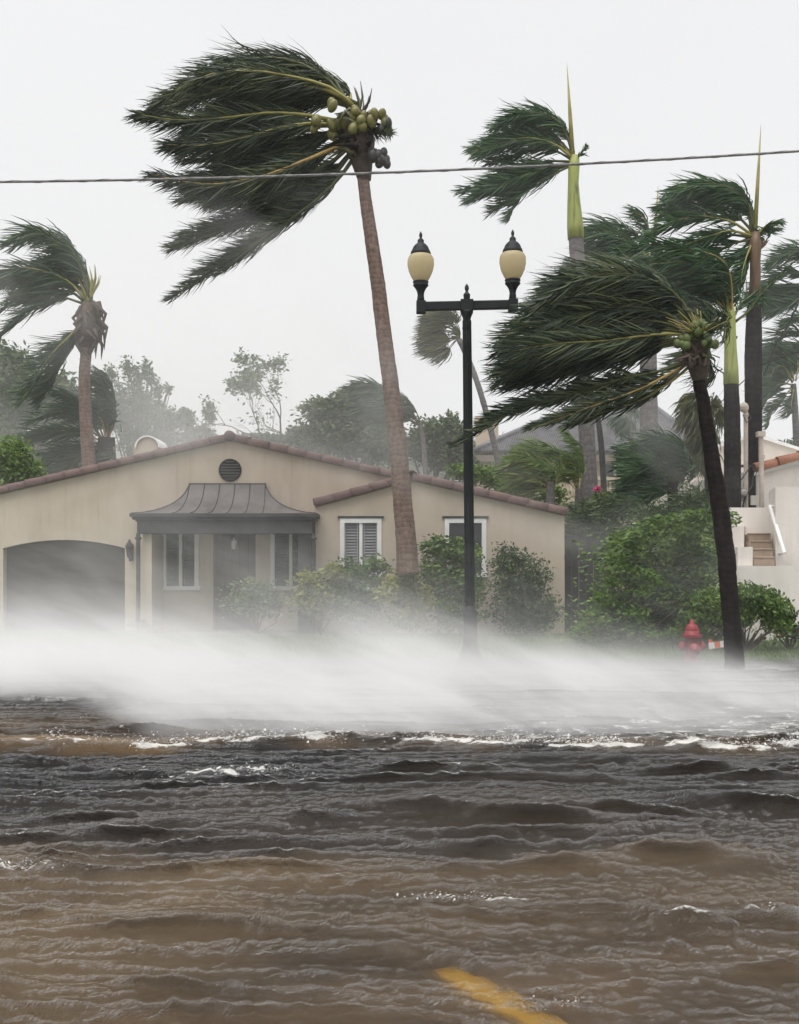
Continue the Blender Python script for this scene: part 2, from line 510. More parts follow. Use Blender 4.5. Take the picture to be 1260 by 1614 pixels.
for px, py, hl, hgt, fo in wl:
    D = CZ*F/(py - HOR); cx = xat(px, D)
    u = (X - cx)/hl
    yc = D + .10*hl*np.sin(u*2.3 + px) + .04*sums(X*3, Y*0, px, [.9, .4])*hl
    dd = Y - yc
    win = np.exp(-u**4 * .9)
    back = np.exp(-np.clip(dd, 0, None)/(hgt*5.5)); front = np.exp(-(np.clip(-dd, 0, None)/(hgt*1.1))**2)
    prof = np.where(dd > 0, back, front)*win
    Z += hgt*prof*(.8 + .25*sums(X*2, Y*0, px+1, [.3,.6]))
    DY -= hgt*.5*prof
    foam = np.maximum(foam, fo*np.clip(prof*1.5 - .25, 0, 1)*(dd < hgt*1.2)*np.clip(.5 + .7*fn, 0, 1))
Zf = Z*fade
V = np.stack([X + DX*fade, Y + DY*fade, Zf], -1).reshape(-1, 3)
ny, nx = X.shape
idx = np.arange(ny*nx).reshape(ny, nx)
Q = np.stack([idx[:-1,:-1], idx[:-1,1:], idx[1:,1:], idx[1:,:-1]], -1).reshape(-1, 4)
q = NT('flood_water')
at_f = q.n('Attribute', _attribute_name='foam')
tc = q.n('TexCoord'); sep = q.n('SeparateXYZ'); q.l(tc.outputs['Object'], sep.inputs[0])
rmap = q.n('Mapping'); rmap.inputs['Rotation'].default_value = (0, 0, math.radians(22)); q.l(tc.outputs['Object'], rmap.inputs['Vector'])
n_r1 = q.noise(40, 3, .62, vec=rmap.outputs[0], scl=(1.45, .55, 1), dist=.3)
n_r2 = q.noise(125, 3, .62, vec=rmap.outputs[0], scl=(1.3, .6, 1), dist=.2)
hgt = q.math('ADD', q.math('MULTIPLY', n_r1, .5), q.math('MULTIPLY', n_r2, .5))
nrm = q.bump(hgt, 1.0, .040)
at_s = q.n('Attribute', _attribute_name='silt_glow')
silt_glow = q.noise(.55, 4, .6, scl=(.5, 1.3, 1))
# silt suspended in the water: browner over the crown, greyer where deeper
murk_col = q.ramp(q.math('ADD', q.mapr(sep.outputs['Y'], 3.5, 9.5, 0, .75), q.math('MULTIPLY', q.math('SUBTRACT', silt_glow, .5), .7)),
                  [(.0, (.27,.188,.105)), (.20, (.195,.138,.080)), (.38, (.050,.040,.031)), (.58, (.013,.012,.0115)), (.8, (.008,.008,.008))])
dif = q.n('BsdfDiffuse'); sm_ = q.n('MixRGB'); sm_.inputs[2].default_value = (.20,.125,.055,1)  # tan of silty water, with the light through the breaking wave painted in
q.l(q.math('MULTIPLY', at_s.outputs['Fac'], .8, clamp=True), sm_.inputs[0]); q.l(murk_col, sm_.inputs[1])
q.l(sm_.outputs[0], dif.inputs['Color']); q.l(nrm, dif.inputs['Normal'])
ref = q.n('BsdfRefraction', IOR=1.33, Roughness=.0); ref.inputs['Color'].default_value = (.95,.92,.86,1); q.l(nrm, ref.inputs['Normal'])
body = q.n('MixShader')
q.l(q.math('ADD', q.math('ADD', q.mapr(sep.outputs['Y'], 3.9, 6.6, .04, .95, True), q.math('ADD', q.mapr(sep.outputs['X'], -1.4, .05, .28, -.34, True), q.math('MULTIPLY', q.mapr(sep.outputs['X'], .8, 1.5, 0, -.3, True), q.mapr(sep.outputs['Y'], 4.3, 5.2, 1, 0, True)))), q.math('MULTIPLY', q.math('SUBTRACT', silt_glow, .5), .45), clamp=True), body.inputs[0])
q.l(ref.outputs[0], body.inputs[1]); q.l(dif.outputs[0], body.inputs[2])
gls = q.n('BsdfGlossy', Roughness=.06); gls.inputs['Color'].default_value = (1,1,1,1); q.l(nrm, gls.inputs['Normal'])
fr = q.n('Fresnel', IOR=1.36); q.l(nrm, fr.inputs['Normal'])
surf = q.n('MixShader'); q.l(fr.outputs[0], surf.inputs[0]); q.l(body.outputs[0], surf.inputs[1]); q.l(gls.outputs[0], surf.inputs[2])
# foam: lacy patches
fn1 = q.noise(24, 5, .72, scl=(.45, 1.5, 1), dist=1.2)
lace = q.mapr(q.math('ADD', q.math('MULTIPLY', at_f.outputs['Fac'], .62), q.math('SUBTRACT', fn1, .5)), .33, .5, 0, 1, True)
fo = q.n('BsdfDiffuse'); fo.inputs['Color'].default_value = (.78,.77,.74,1); q.l(nrm, fo.inputs['Normal'])
fin = q.n('MixShader'); q.l(q.math('MULTIPLY', lace, .92), fin.inputs[0]); q.l(surf.outputs[0], fin.inputs[1]); q.l(fo.outputs[0], fin.inputs[2])
q.l(fin.outputs[0], q.out.inputs['Surface'])
M['flood_water'] = q.m
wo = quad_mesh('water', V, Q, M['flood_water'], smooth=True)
for nm_, ar_ in (('foam', foam), ('silt_glow', silt_glow_mask)):
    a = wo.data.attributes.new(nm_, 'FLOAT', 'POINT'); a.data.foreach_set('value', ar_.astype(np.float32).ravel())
structure(wo)

# foam flecks and droplets thrown up along the breaking edge
n = 11000
fx = RNG.uniform(-4.9, 5.0, n)
fe = np.interp(fx, xs, EDGE[0])
dens_ = .46 + .42*sums(fx, fx*0, 51, [.35, .7, 1.6]) + .05*np.clip(fx, -2, 4)
keep = dens_ > RNG.random(n)
fx, fe, dens_ = fx[keep], fe[keep], dens_[keep]; n = len(fx)
up = RNG.exponential(.013 + .016*np.clip(dens_, 0, 1), n)
P0 = np.stack([fx - up*.6, fe + RNG.normal(.05, .06, n) + RNG.exponential(.15, n)*(RNG.random(n) < .4), .055 + up - .03*(RNG.random(n) < .3)], 1)
ex = []
for px, py, hl, hgt, fo_ in wl:
    if fo_ >= .5:
        D = CZ*F/(py-HOR); m = int(900*hl*fo_*(1.6 if py > 1300 else 1))
        ux = RNG.normal(0, hl*.40, m)
        ex.append(np.stack([xat(px, D) + ux, D + RNG.normal(-.012, hgt*.6, m) + .10*hl*np.sin(ux/hl*2.3 + px), hgt*.7*np.exp(-(ux/hl)**4) + RNG.exponential(hgt*.22, m) - .012], 1))
P0 = np.concatenate([P0] + ex); n = len(P0)
sz = (.0008 + RNG.exponential(.0013, n)) * np.clip(P0[:,1]/6.5, .55, 1.8)
tet = np.array([[1,1,1],[-1,-1,1],[-1,1,-1],[1,-1,-1]])*.75
rot = nrm3(RNG.normal(0, 1, (n,3)))
V = (P0[:,None,:] + (tet[None] + .6*rot[:,None,:]*tet[None].sum(-1, keepdims=True))*sz[:,None,None]*np.array([1.7,1,.8])).reshape(-1, 3)
T = (np.arange(n)[:,None,None]*4 + np.array([[0,1,2],[0,3,1],[0,2,3],[1,3,2]])[None]).reshape(-1, 3)
M['foam'] = mat_noise('foam', (.72,.71,.69), (.82,.81,.80), 20, .6, .2, .003)
o = quad_mesh('foam', V, T, M['foam'], smooth=True)
setp(o, 'white foam and droplets torn off the breaking flood waves', None, None, 'stuff')

# ---------------------------------------------------------------- wind-blown spray (volume)
def spray_box(name, label, x0, x1, y0, y1, z0, z1, mat):
    m = MB(); m.box(x0, x1, y0, y1, z0, z1)
    o = m.build(name, mat); setp(o, label, None, None, 'stuff'); return o

q = NT('spray')
tc = q.n('TexCoord'); P = tc.outputs['Object']
sep = q.n('SeparateXYZ'); q.l(P, sep.inputs[0]); x_, y_, z_ = sep.outputs
mp = q.n('Mapping'); mp.inputs['Rotation'].default_value = (0, math.radians(-22), 0); q.l(P, mp.inputs[0])
st = q.noise(1.0, 4, .62, vec=mp.outputs[0], scl=(.30, .6, 1.6), dist=.6)
st2 = q.noise(1.0, 4, .65, vec=mp.outputs[0], scl=(.9, 1.6, 5.5), dist=.9)     # long streaks
pf = q.noise(.45, 2, .5, vec=mp.outputs[0], scl=(.7, .8, 1.0))               # puffs
hs = q.math('MULTIPLY', q.mapr(x_, -6.5, 5.0, .38, .09), q.mapr(pf, .32, .68, .4, 2.0))
fall = q.math('EXPONENT', q.math('MULTIPLY', q.math('POWER', q.math('MAXIMUM', q.math('DIVIDE', z_, hs), 0.0), 1.05), -1.0))
edge0 = q.math('ADD', q.mapr(x_, -4.0, -1.9, 3.2, 0, True), q.mapr(x_, 2.2, 5.4, 0, 1.3, True))
yy_ = q.math('ADD', q.math('SUBTRACT', y_, edge0), q.math('MULTIPLY', q.math('SUBTRACT', st, .5), 1.6))
fr_ = q.mapr(yy_, 9.7, 11.0, 0, 1, True)
bk_ = q.mapr(y_, 16.6, 19.6, 1, .03, True)
low = q.math('MULTIPLY', q.math('MULTIPLY', fall, fr_), q.math('MULTIPLY', bk_, q.math('MULTIPLY', q.mapr(st, .32, .66, .28, 1.0), q.mapr(st2, .34, .66, .50, 1.3))))
# thin veil higher up, stronger to the left
veil = q.math('MULTIPLY', q.math('EXPONENT', q.math('MULTIPLY', z_, -.55)), q.mapr(q.math('MULTIPLY', q.math('MULTIPLY', st, pf), q.mapr(st2, .3, .7, .6, 1.3)), .17, .40, 0, 1, True))
veil = q.math('MULTIPLY', veil, q.math('MULTIPLY', q.mapr(x_, -6, 5, .10, .04), q.mapr(y_, 14, 18, 0, 1, True)))
veil = q.math('MULTIPLY', veil, q.mapr(z_, 1.6, 3.3, 1, 0, True))
dens = q.math('ADD', q.math('MULTIPLY', low, 2.1), veil)
pv = q.n('VolumePrincipled', Anisotropy=.1)
pv.inputs['Color'].default_value = (.992,.992,.993,1)
q.l(dens, pv.inputs['Density'])
q.l(pv.outputs[0], q.out.inputs['Volume'])
M['spray'] = q.m
sp = spray_box('spray', 'white sheet of wind blown spray driving across the flooded street', -11, 10, 9.5, 22.6, -.02, 3.4, M['spray'])

# gusts of fine spray carried high across the street, patchy
q = NT('blowing_mist')
tc = q.n('TexCoord'); P = tc.outputs['Object']
mp = q.n('Mapping'); mp.inputs['Rotation'].default_value = (0, math.radians(-14), 0); q.l(P, mp.inputs[0])
sep = q.n('SeparateXYZ'); q.l(P, sep.inputs[0]); x_, y_, z_ = sep.outputs
g1 = q.noise(.42, 3, .6, vec=mp.outputs[0], scl=(.7, .9, 1.25), dist=.6)
d = q.math('MULTIPLY', q.mapr(g1, .50, .72, 0, .075, True), q.math('MULTIPLY', q.mapr(z_, 6, 10.8, 1, 0, True), q.mapr(z_, .4, 1.6, 0, 1, True)))
d = q.math('MULTIPLY', d, q.math('MULTIPLY', q.mapr(y_, 17.6, 19.5, 0, 1, True), q.mapr(x_, 3.5, 7.5, 1, .1, True)))
pv = q.n('VolumePrincipled', Anisotropy=.1); pv.inputs['Color'].default_value = (.99,.99,.993,1)
q.l(d, pv.inputs['Density']); q.l(pv.outputs[0], q.out.inputs['Volume'])
spray_box('blowing_mist', 'patchy gusts of fine spray carried high across the street and palms', -13, 11, 17.5, 24.8, .3, 11.0, q.m)
# ================================================================== HOUSE
M['stucco'] = stained_wall('stucco', (.41,.345,.275), (.56,.485,.40), (.50,.43,.35))
M['white_trim'] = mat_noise('white_trim', (.66,.66,.65), (.78,.78,.77), 4, .5, .1, .002)
M['dark_iron'] = mat_noise('dark_iron', (.018,.018,.02), (.04,.04,.042), 8, .5, .25, .003)
M['copper_roof'] = mat_noise('copper_roof', (.06,.054,.054), (.115,.102,.10), 1.6, .5, .15, .003, scl=(1.5,1.5,.7), c3=(.155,.138,.134))
M['fascia'] = mat_noise('fascia', (.03,.03,.032), (.06,.058,.058), 3, .6, .2, .004)
M['brown_wood'] = mat_noise('brown_wood', (.035,.024,.02), (.075,.05,.042), 3, .6, .35, .004, scl=(6,6,.8))
M['garage_wood'] = mat_noise('garage_wood', (.025,.017,.015), (.055,.037,.032), 2, .6, .35, .004, scl=(.8,6,6))
M['terracotta'] = mat_noise('terracotta', (.075,.045,.043), (.135,.088,.082), 7, .85, .5, .008, c3=(.10,.066,.062))
M['terracotta_b'] = mat_noise('terracotta_b', (.085,.050,.046), (.15,.098,.088), 5, .85, .5, .008, c3=(.11,.072,.066))
M['mortar'] = mat_noise('mortar', (.16,.12,.10), (.24,.19,.16), 9, .95, .5, .01)
q = NT('dark_glass'); b = q.n('BsdfPrincipled', Roughness=.04); b.inputs['Base Color'].default_value = (.02,.022,.024,1)
q.l(b.outputs[0], q.out.inputs['Surface']); M['dark_glass'] = q.m
M['shutter'] = mat_noise('shutter', (.22,.23,.235), (.30,.305,.31), 5, .5, .1, .002)
M['bulb_white'] = mat_noise('bulb_white', (.50,.50,.48), (.60,.60,.58), 5, .5, .1, .002)
M['shadow_gap'] = mat_noise('shadow_gap', (.02,.018,.016), (.035,.03,.028), 4, .9, .1, .002)

def wall_strips(mb, y, thick, zbase, top, x0, x1, holes, mi=0):
    """a gabled wall, front face at depth y; top(x) is its upper edge; holes = (xa, xb, zlow, ztop(x), n)"""
    br = {x0, x1}
    for h in holes:
        for i in range(h[4] + 1): br.add(h[0] + (h[1]-h[0])*i/h[4])
    for xk in top[0]:
        if x0 < xk < x1: br.add(xk)
    T = lambda x: float(np.interp(x, top[0], top[1]))
    br = sorted(br)
    for a, c in zip(br[:-1], br[1:]):
        if c - a < 1e-6: continue
        mid = (a + c)/2
        lo = [(zbase, zbase)]
        for h in holes:
            if h[0] < mid < h[1]:
                zl = h[2]
                if zl > lo[-1][0] + 1e-4:
                    s = lo[-1]
                    mb.prism([(a, y, s[0]), (c, y, s[1]), (c, y, zl), (a, y, zl)], thick, mi)
                lo[-1] = (h[3](a), h[3](c))
        s = lo[-1]
        mb.prism([(a, y, s[0]), (c, y, s[1]), (c, y, T(c)), (a, y, T(a))], thick, mi)

DH = 25.4
house = thing('stucco_house', 'beige stucco house with tiled gables, arched garage and dark metal porch roof', 'house', (xat(363, DH), DH, .1))
hx = lambda px: xat(px, DH); hz = lambda py: zat(py, DH)
# main gable
top_main = ([hx(-140), hx(363), hx(760)], [hz(806), hz(690), hz(782)])
arch_c, arch_w = hx(101), hx(197) - hx(101)
def arch(x): return hz(864) + (hz(851) - hz(864))*max(0, 1 - ((x - arch_c)/arch_w)**2)
mw = MB()
holes = [(hx(5), hx(197), .0, arch, 14),
         (hx(256), hx(313), hz(926), lambda x: hz(826), 1),
         (hx(336), hx(403), .0, lambda x: hz(818), 1),
         (hx(427), hx(490), hz(926), lambda x: hz(826), 1)]
wall_strips(mw, DH, .3, -.1, top_main, hx(-140), hx(497), holes)
wall_strips(mw, DH, .3, 2.2, top_main, hx(497), hx(700), [])
mw.box(hx(-140), hx(-140)+.3, DH+.3, DH+12, -.1, hz(806)-.05)
mw.box(hx(-139), hx(760), DH+12, DH+12.3, -.1, 2.6)
main_wall = mw.build('wall', M['stucco'], house)
# right wing, its own gable in front
DW = 24.6
wx = lambda px: xat(px, DW); wz = lambda py: zat(py, DW)
top_wing = ([wx(497), wx(650), wx(890)], [wz(795), wz(754), wz(808)])
ww_ = MB()
wall_strips(ww_, DW, .3, -.1, top_wing, wx(497), wx(890),
            [(wx(537), wx(601), wz(905), lambda x: wz(818), 1), (wx(702), wx(766), wz(905), lambda x: wz(818), 1)])
ww_.box(wx(497), wx(497)+.3, DW+.3, DH+.02, -.1, wz(797))
ww_.box(wx(890)-.3, wx(890), DW+.3, DW+11, -.1, wz(811))
wing_wall = ww_.build('wall', M['stucco'], house)
# roof slabs (their front edge carries the verge tiles)
M['roof_tile_field'] = mat_noise('roof_tile_field', (.12,.07,.055), (.22,.14,.11), 4, .85, .8, .03, scl=(5,1,1))
def slab(ax, az, bx_, bz_, y0, y1, t=.10):
    m = MB()
    v = [(ax,y0,az),(bx_,y0,bz_),(bx_,y1,bz_),(ax,y1,az)]
    v += [(p[0],p[1],p[2]-t) for p in v]
    m.add(v, [(0,1,2,3),(7,6,5,4),(0,4,5,1),(1,5,6,2),(2,6,7,3),(3,7,4,0)]); return m
e = .06
rp = slab(hx(-160), hz(812)+e, hx(363), hz(690)+e, DH-.02, DH+12.2).build('roof', M['roof_tile_field'], house)
rp2 = slab(hx(363), hz(690)+e, hx(790), hz(789)+e, DH-.02, DH+12.2).build('roof', M['roof_tile_field'], house)
slab(wx(497), wz(795)+e, wx(650), wz(754)+e, DW-.02, DH+.6).build('roof', M['roof_tile_field'], house)
slab(wx(650), wz(754)+e, wx(893), wz(809)+e, DW-.02, DW+11).build('roof', M['roof_tile_field'], house)

# barrel tiles along the verges, each a tile of its own
def barrel_mesh(name, L, r0, r1, arc=230, n=9, m=None):
    """half-barrel along +x, hump up"""
    mb = MB(); v = []
    for k, (xx, r) in enumerate(((0, r0), (L*.5, (r0+r1)/2), (L, r1))):
        for t in (0, 1):
            rr = r - .018*t
            for j in range(n):
                a = math.radians(90 - arc/2 + arc*j/(n-1))
                v.append((xx, -rr*math.cos(a), rr*math.sin(a)))
    f = []
    for k in range(2):
        for j in range(n-1):
            o = k*2*n
            f.append((o+j, o+j+1, o+2*n+j+1, o+2*n+j))
            f.append((o+n+j+1, o+n+j, o+3*n+j, o+3*n+j+1))
    for o in (0, 4*n):
        for j in range(n-1):
            q_ = (o+j+1, o+j, o+n+j, o+n+j+1)
            f.append(q_ if o == 0 else q_[::-1])
    mb.add(v, f)
    me = bpy.data.meshes.new(name); me.from_pydata(mb.v, [], mb.f); me.materials.append(m)
    me.polygons.foreach_set('use_smooth', [True]*len(mb.f)); me.update()
    return me
tile_me = [barrel_mesh('tile', .47, .110, .116, m=M['terracotta']), barrel_mesh('tile', .47, .111, .117, m=M['terracotta_b'])]
def verge(root, A, B, meshes, pitch=.42, up=.0, yoff=.10, sc=1.0):
    """tiles from the upper point A down to B"""
    A = Vector(A); B = Vector(B); d = (B - A); L = d.length; d.normalize()
    n = max(1, round((L - .06)/ pitch)); pitch = (L - .06)/n
    rr = random.Random(int(abs(A.x)*100))
    side = Vector((0, 1, 0)); upv = side.cross(d) * -1
    if upv.z < 0: upv = -upv
    R = Matrix((d, d.cross(upv) * -1, upv)).transposed()
    if R.determinant() < 0: R = Matrix((d, d.cross(upv), upv)).transposed()
    for i in range(n):
        p = A + d*(i*pitch) + upv*(up + rr.uniform(-.004, .004)) + Vector((0, yoff + rr.uniform(-.012, .012), 0))
        Mx = Matrix.Translation(p) @ (R @ Matrix.Rotation(rr.uniform(-.05, .05), 3, 'Z') @ Matrix.Rotation(-.02 + rr.uniform(-.01,.01), 3, 'Y')).to_4x4() @ Matrix.Scale(sc, 4)
        inst(meshes[rr.random() < .4], 'tile', root, Mx)
verge(house, (hx(363), DH-.06, hz(691)), (hx(-160), DH-.06, hz(812)), tile_me, yoff=.02)
verge(house, (hx(363), DH-.06, hz(691)), (hx(745), DH-.06, hz(779)), tile_me, yoff=.02)
verge(house, (wx(646), DW-.06, wz(754)), (wx(495), DW-.06, wz(795)), tile_me, yoff=.02)
verge(house, (wx(650), DW-.06, wz(753)), (wx(893), DW-.06, wz(809)), tile_me, yoff=.02)
# mortar bed behind the verge tiles
mm = MB()
for (ax, az, bx2, bz2, yy) in ((hx(-160), hz(812), hx(363), hz(690), DH), (hx(363), hz(690), hx(745), hz(778), DH), (wx(497), wz(795), wx(650), wz(753), DW), (wx(650), wz(753), wx(890), wz(808), DW)):
    mm.prism([(ax, yy-.035, az-.07), (bx2, yy-.035, bz2-.07), (bx2, yy-.035, bz2+.04), (ax, yy-.035, az+.04)], .03)
mm.build('mortar_bed', M['mortar'], house)
# ridge tiles running back from the apexes, seen end-on
for (cx, cz, y0, cnt) in ((hx(363), hz(687), DH-.12, 26), (wx(650), wz(749), DW-.12, 24)):
    for i in range(cnt):
        Mx = Matrix.Translation((cx, y0 + i*.42, cz - .02)) @ Matrix.Rotation(math.radians(90), 4, 'Z') @ Matrix.Scale(1.12, 4)
        inst(tile_me[i % 2], 'tile', house, Mx)
k = MB(); k.lathe([(.0,-.02),(.09,0),(.125,.06),(.12,.14),(.08,.2)], hx(363), DH-.02, 14, axis='y', cz=hz(688))
k.build('ridge_cap', M['terracotta'], house, True)

# round gable vent
vt = MB(); cx, cz, R_ = hx(363), hz(741), 18*DH/F
vt.lathe([(R_*.99,-.02),(R_,.03),(R_*.9,.035),(R_*.88,.012)], cx, DH, 28, axis='y', cz=cz)
vent = vt.build('gable_vent', M['dark_iron'], house, True)
vs = MB()
for i in range(7):
    zz = cz + (-3 + i)*R_*.25; hw = math.sqrt(max(.001, (R_*.86)**2 - (zz - cz)**2))
    vs.add([(cx-hw, DH-.016, zz+.02),(cx+hw, DH-.016, zz+.02),(cx+hw, DH-.045, zz-.02),(cx-hw, DH-.045, zz-.02)], [(0,1,2,3)])
vs.build('louver', M['fascia'], vent)

# garage door in the arch: horizontal boards
gd = MB(); gd.box(hx(3), hx(199), DH+.24, DH+.27, -.05, hz(850)); door = gd.build('garage_door', M['shadow_gap'], house)
zz = 0.02; bi = 0
while zz < hz(850):
    z2 = min(zz + .235, hz(850))
    bb = MB(); y0 = DH + .20 + (bi % 3)*.003
    bb.box(hx(5)+.012, hx(197)-.012, y0, DH+.238, zz, z2-.012)
    bb.build('board', M['garage_wood'], door); zz = z2; bi += 1

def shutter_window(xa, xb, z0, z1, yw, parent, panes=2, shutter=True, label=None):
    """white framed window with louvred shutter leaves; opening xa..xb, z0..z1 in a wall at yw"""
    f = MB(); t = .085; yf = yw - .035
    f.box(xa-.01, xb+.01, yf, yw+.10, z1-t, z1+.012); f.box(xa-.05, xb+.05, yf-.05, yw+.10, z0-.06, z0+.03)
    f.box(xa-.01, xa+t, yf, yw+.10, z0+.03, z1-t); f.box(xb-t, xb+.01, yf, yw+.10, z0+.03, z1-t)
    if panes > 1: f.box((xa+xb)/2-.035, (xa+xb)/2+.035, yf+.03, yw+.09, z0+.03, z1-t)
    win = f.build('window', M['white_trim'], parent)
    g = MB(); g.box(xa+t, xb-t, yw+.12, yw+.13, z0+.03, z1-t)
    g.build('pane', M['dark_glass'], win)
    if shutter:
        segs = [(xa+t, (xa+xb)/2-.055), ((xa+xb)/2+.055, xb-t)] if panes > 1 else [(xa+t, xb-t)]
        for a, c in segs:
            s = MB(); zz = z0 + .07
            while zz < z1 - t - .04:
                s.add([(a+.02, yw+.03, zz+.012),(c-.02, yw+.03, zz+.012),(c-.02, yw+.075, zz+.058),(a+.02, yw+.075, zz+.058),
                       (a+.02, yw+.036, zz+.004),(c-.02, yw+.036, zz+.004),(c-.02, yw+.081, zz+.05),(a+.02, yw+.081, zz+.05)],
                      [(0,1,2,3),(7,6,5,4),(0,4,5,1),(2,6,7,3)]); zz += .062
            s.box(a, a+.03, yw+.025, yw+.085, z0+.035, z1-t-.004); s.box(c-.03, c, yw+.025, yw+.085, z0+.035, z1-t-.004)
            s.build('shutter', M['fascia'] if shutter == 'dark' else M['shutter'], win)
    return win
shutter_window(hx(256), hx(313), hz(926), hz(826), DH, house, 2, 'dark')
shutter_window(hx(427), hx(490), hz(926), hz(826), DH, house, 2, 'dark')
w1 = shutter_window(wx(537), wx(601), wz(905), wz(818), DW, house, 2, True)
shutter_window(wx(702), wx(766), wz(905), wz(818), DW, house, 1, False)
for xa, xb in ((537, 601), (702, 766)):   # projecting sill lips above
    m = MB(); m.box(wx(xa)-.06, wx(xb)+.06, DW-.05, DW-.001, wz(818)+.015, wz(815)+.02); m.build('window_hood', M['fascia'], house)

# front door, recessed
d_ = MB(); d_.box(hx(336), hx(403), DH+.26, DH+.29, -.02, hz(818)); fd = d_.build('door', M['shadow_gap'], house)
for i in range(5):
    a = hx(336) + (hx(403)-hx(336))*i/5; c = hx(336) + (hx(403)-hx(336))*(i+1)/5
    bb = MB(); bb.box(a+.008, c-.008, DH+.225, DH+.258, .05, hz(818)); bb.build('plank', M['brown_wood'], fd)
kn = MB(); kn.lathe([(.02,-.02),(.02,.04),(.045,.06),(.045,.09),(.0,.1)], hx(394), DH+.22, 10, axis='y', cz=hz(918)); kn.build('handle', M['dark_iron'], fd, True)
# small light hanging under the porch
pl = thing('porch_lantern', 'small pale lantern hanging in front of the dark porch door', 'lantern', at(369, 846, 25.0))
m = MB(); c0 = at(369, 846, 25.0); m.tube([(c0.x, c0.y, zat(800, 25.0)), (c0.x, c0.y, zat(850, 25.0))], .008, 6); m.build('chain', M['dark_iron'], pl)
m = MB(); m.lathe([(.02,0),(.055,.03),(.065,.18),(.03,.22),(.01,.26)], c0.x, c0.y, 8, cz=zat(866, 25.0)); m.build('lamp_glass', M['bulb_white'], pl)

# bell-curved metal porch roof with standing seams
YP = DH - 1.5
def bell(u):  # u 0 at top .. 1 at eave: (fraction outwards, fraction down)
    return (u**1.0 * (.30 + .70*u**1.25), 1 - (1-u)**1.45)
tL, tR, bL, bR = hx(300), hx(419), xat(207, YP), xat(499, YP)
zT, zB = hz(764), zat(809, YP)
yT, yB = DH - .02, YP
K = 9
def ring(u):
    o, d = bell(u)
    return (tL + (bL - tL)*o, tR + (bR - tR)*o, yT + (yB - yT)*(.06 + .94*o), zT + (zB - zT)*d)
NP = 7
def xp(i, l_, r_): return l_ if i == 0 else (r_ if i == NP else tL + (tR - tL)*(i-1)/(NP-2) + (i-1-(NP-2)/2)*.04*(tL - l_)/(tL - bL))
for i in range(NP):
    v = []
    for k in range(K + 1):
        l_, r_, y_, z_ = ring(k/K)
        for s_ in (0, 1):
            v.append((xp(i + s_, l_, r_) + (.004 if s_ == 0 else -.004), y_, z_))
    n0 = len(v)
    v += [(p[0], p[1]+.012, p[2]-.012) for p in v]
    f = [(2*k+1, 2*k, 2*k+2, 2*k+3) for k in range(K)] + [(n0+2*k, n0+2*k+1, n0+2*k+3, n0+2*k+2) for k in range(K)]
    mb = MB(); mb.add(v, f); mb.build('roof_panel', M['copper_roof'], house, True)
for side in (0, 1):   # hipped ends
    v = []
    for k in range(K + 1):
        l_, r_, y_, z_ = ring(k/K); x_ = r_ if side else l_
        v += [(x_, y_, z_), (x_, yT, z_)]
    f = [(2*k, 2*k+1, 2*k+3, 2*k+2) for k in range(K)]
    mb = MB(); mb.add(v, f); mb.build('roof_panel', M['copper_roof'], house, True)
sm = MB()
for i in range(NP + 1):
    p = []
    for k in range(K + 1):
        l_, r_, y_, z_ = ring(k/K); p.append((xp(i, l_, r_), y_ - .008, z_ + .008))
    sm.tube(p, .008, 5)
sm.tube([(tL-.02, yT-.07, zT+.01), (tR+.02, yT-.07, zT+.01)], .02, 6)
sm.build('roof_seam', M['fascia'], house)
cn = MB()
for k, (o_, za, zb_) in enumerate(((.0, -.002, -.075), (.045, -.076, -.13), (.10, -.131, -.17), (.13, -.171, -.42))):
    cn.box(bL - .03 + o_, bR + .03 - o_, YP - .04 + o_, YP + .12 + o_*.5, zB + zb_, zB + za)
    cn.box(bL - .03 + o_, bL + .12 + o_*.5, YP + .121 + o_*.5, DH - .004, zB + zb_, zB + za)
    cn.box(bR - .12 - o_*.5, bR + .03 - o_, YP + .121 + o_*.5, DH - .004, zB + zb_, zB + za)
cn.build('cornice', M['fascia'], house)
cl = MB(); cl.box(bL+.2, bR-.2, YP+.2, DH-.004, zB-.40, zB-.37); cl.build('porch_ceiling', M['fascia'], house)
for px in (216, 494):
    x_ = xat(px, YP); m = MB()
    m.tube([(x_, YP+.12, -.05), (x_, YP+.12, zB-.42)], .045, 10)
    for zc in (.05, .4, zB-.52): m.lathe([(.06,-.03),(.075,0),(.06,.03)], x_, YP+.12, 10, cz=zc)
    m.build('post', M['dark_iron'], house)
for px in (238,): # stucco pier under the porch's left corner
    m = MB(); m.box(xat(226, YP+.3), xat(240, YP+.3), YP+.25, DH-.003, -.1, zB-.43); m.build('pier', M['stucco'], house)
m = MB(); m.box(xat(470, YP+.3), xat(490, YP+.3), YP+.25, DH-.003, -.1, zB-.43); m.build('pier', M['fascia'], house)
m = MB(); m.box(bL+.1, bR-.1, YP-.1, DH-.003, -.1, .14); m.build('step', M['concrete'], house)

# wall lantern beside the garage
wl_ = thing('wall_lantern', 'black iron lantern on the stucco beside the garage arch', 'lantern', (hx(207), DH-.16, hz(880)))
m = MB(); x_, y_ = hx(207), DH-.17
m.tube([(x_, DH-.01, hz(878)), (x_, DH-.10, hz(884)), (x_, y_, hz(882))], .018, 6); m.box(x_-.05, x_+.05, DH-.03, DH-.002, hz(884), hz(858)); m.build('bracket', M['dark_iron'], wl_)
m = MB(); m.lathe([(.03,0),(.055,.03),(.085,.24),(.10,.25),(.075,.31),(.03,.37),(.015,.42)], x_, y_, 8, cz=hz(880)); m.build('lamp_body', M['dark_iron'], wl_)

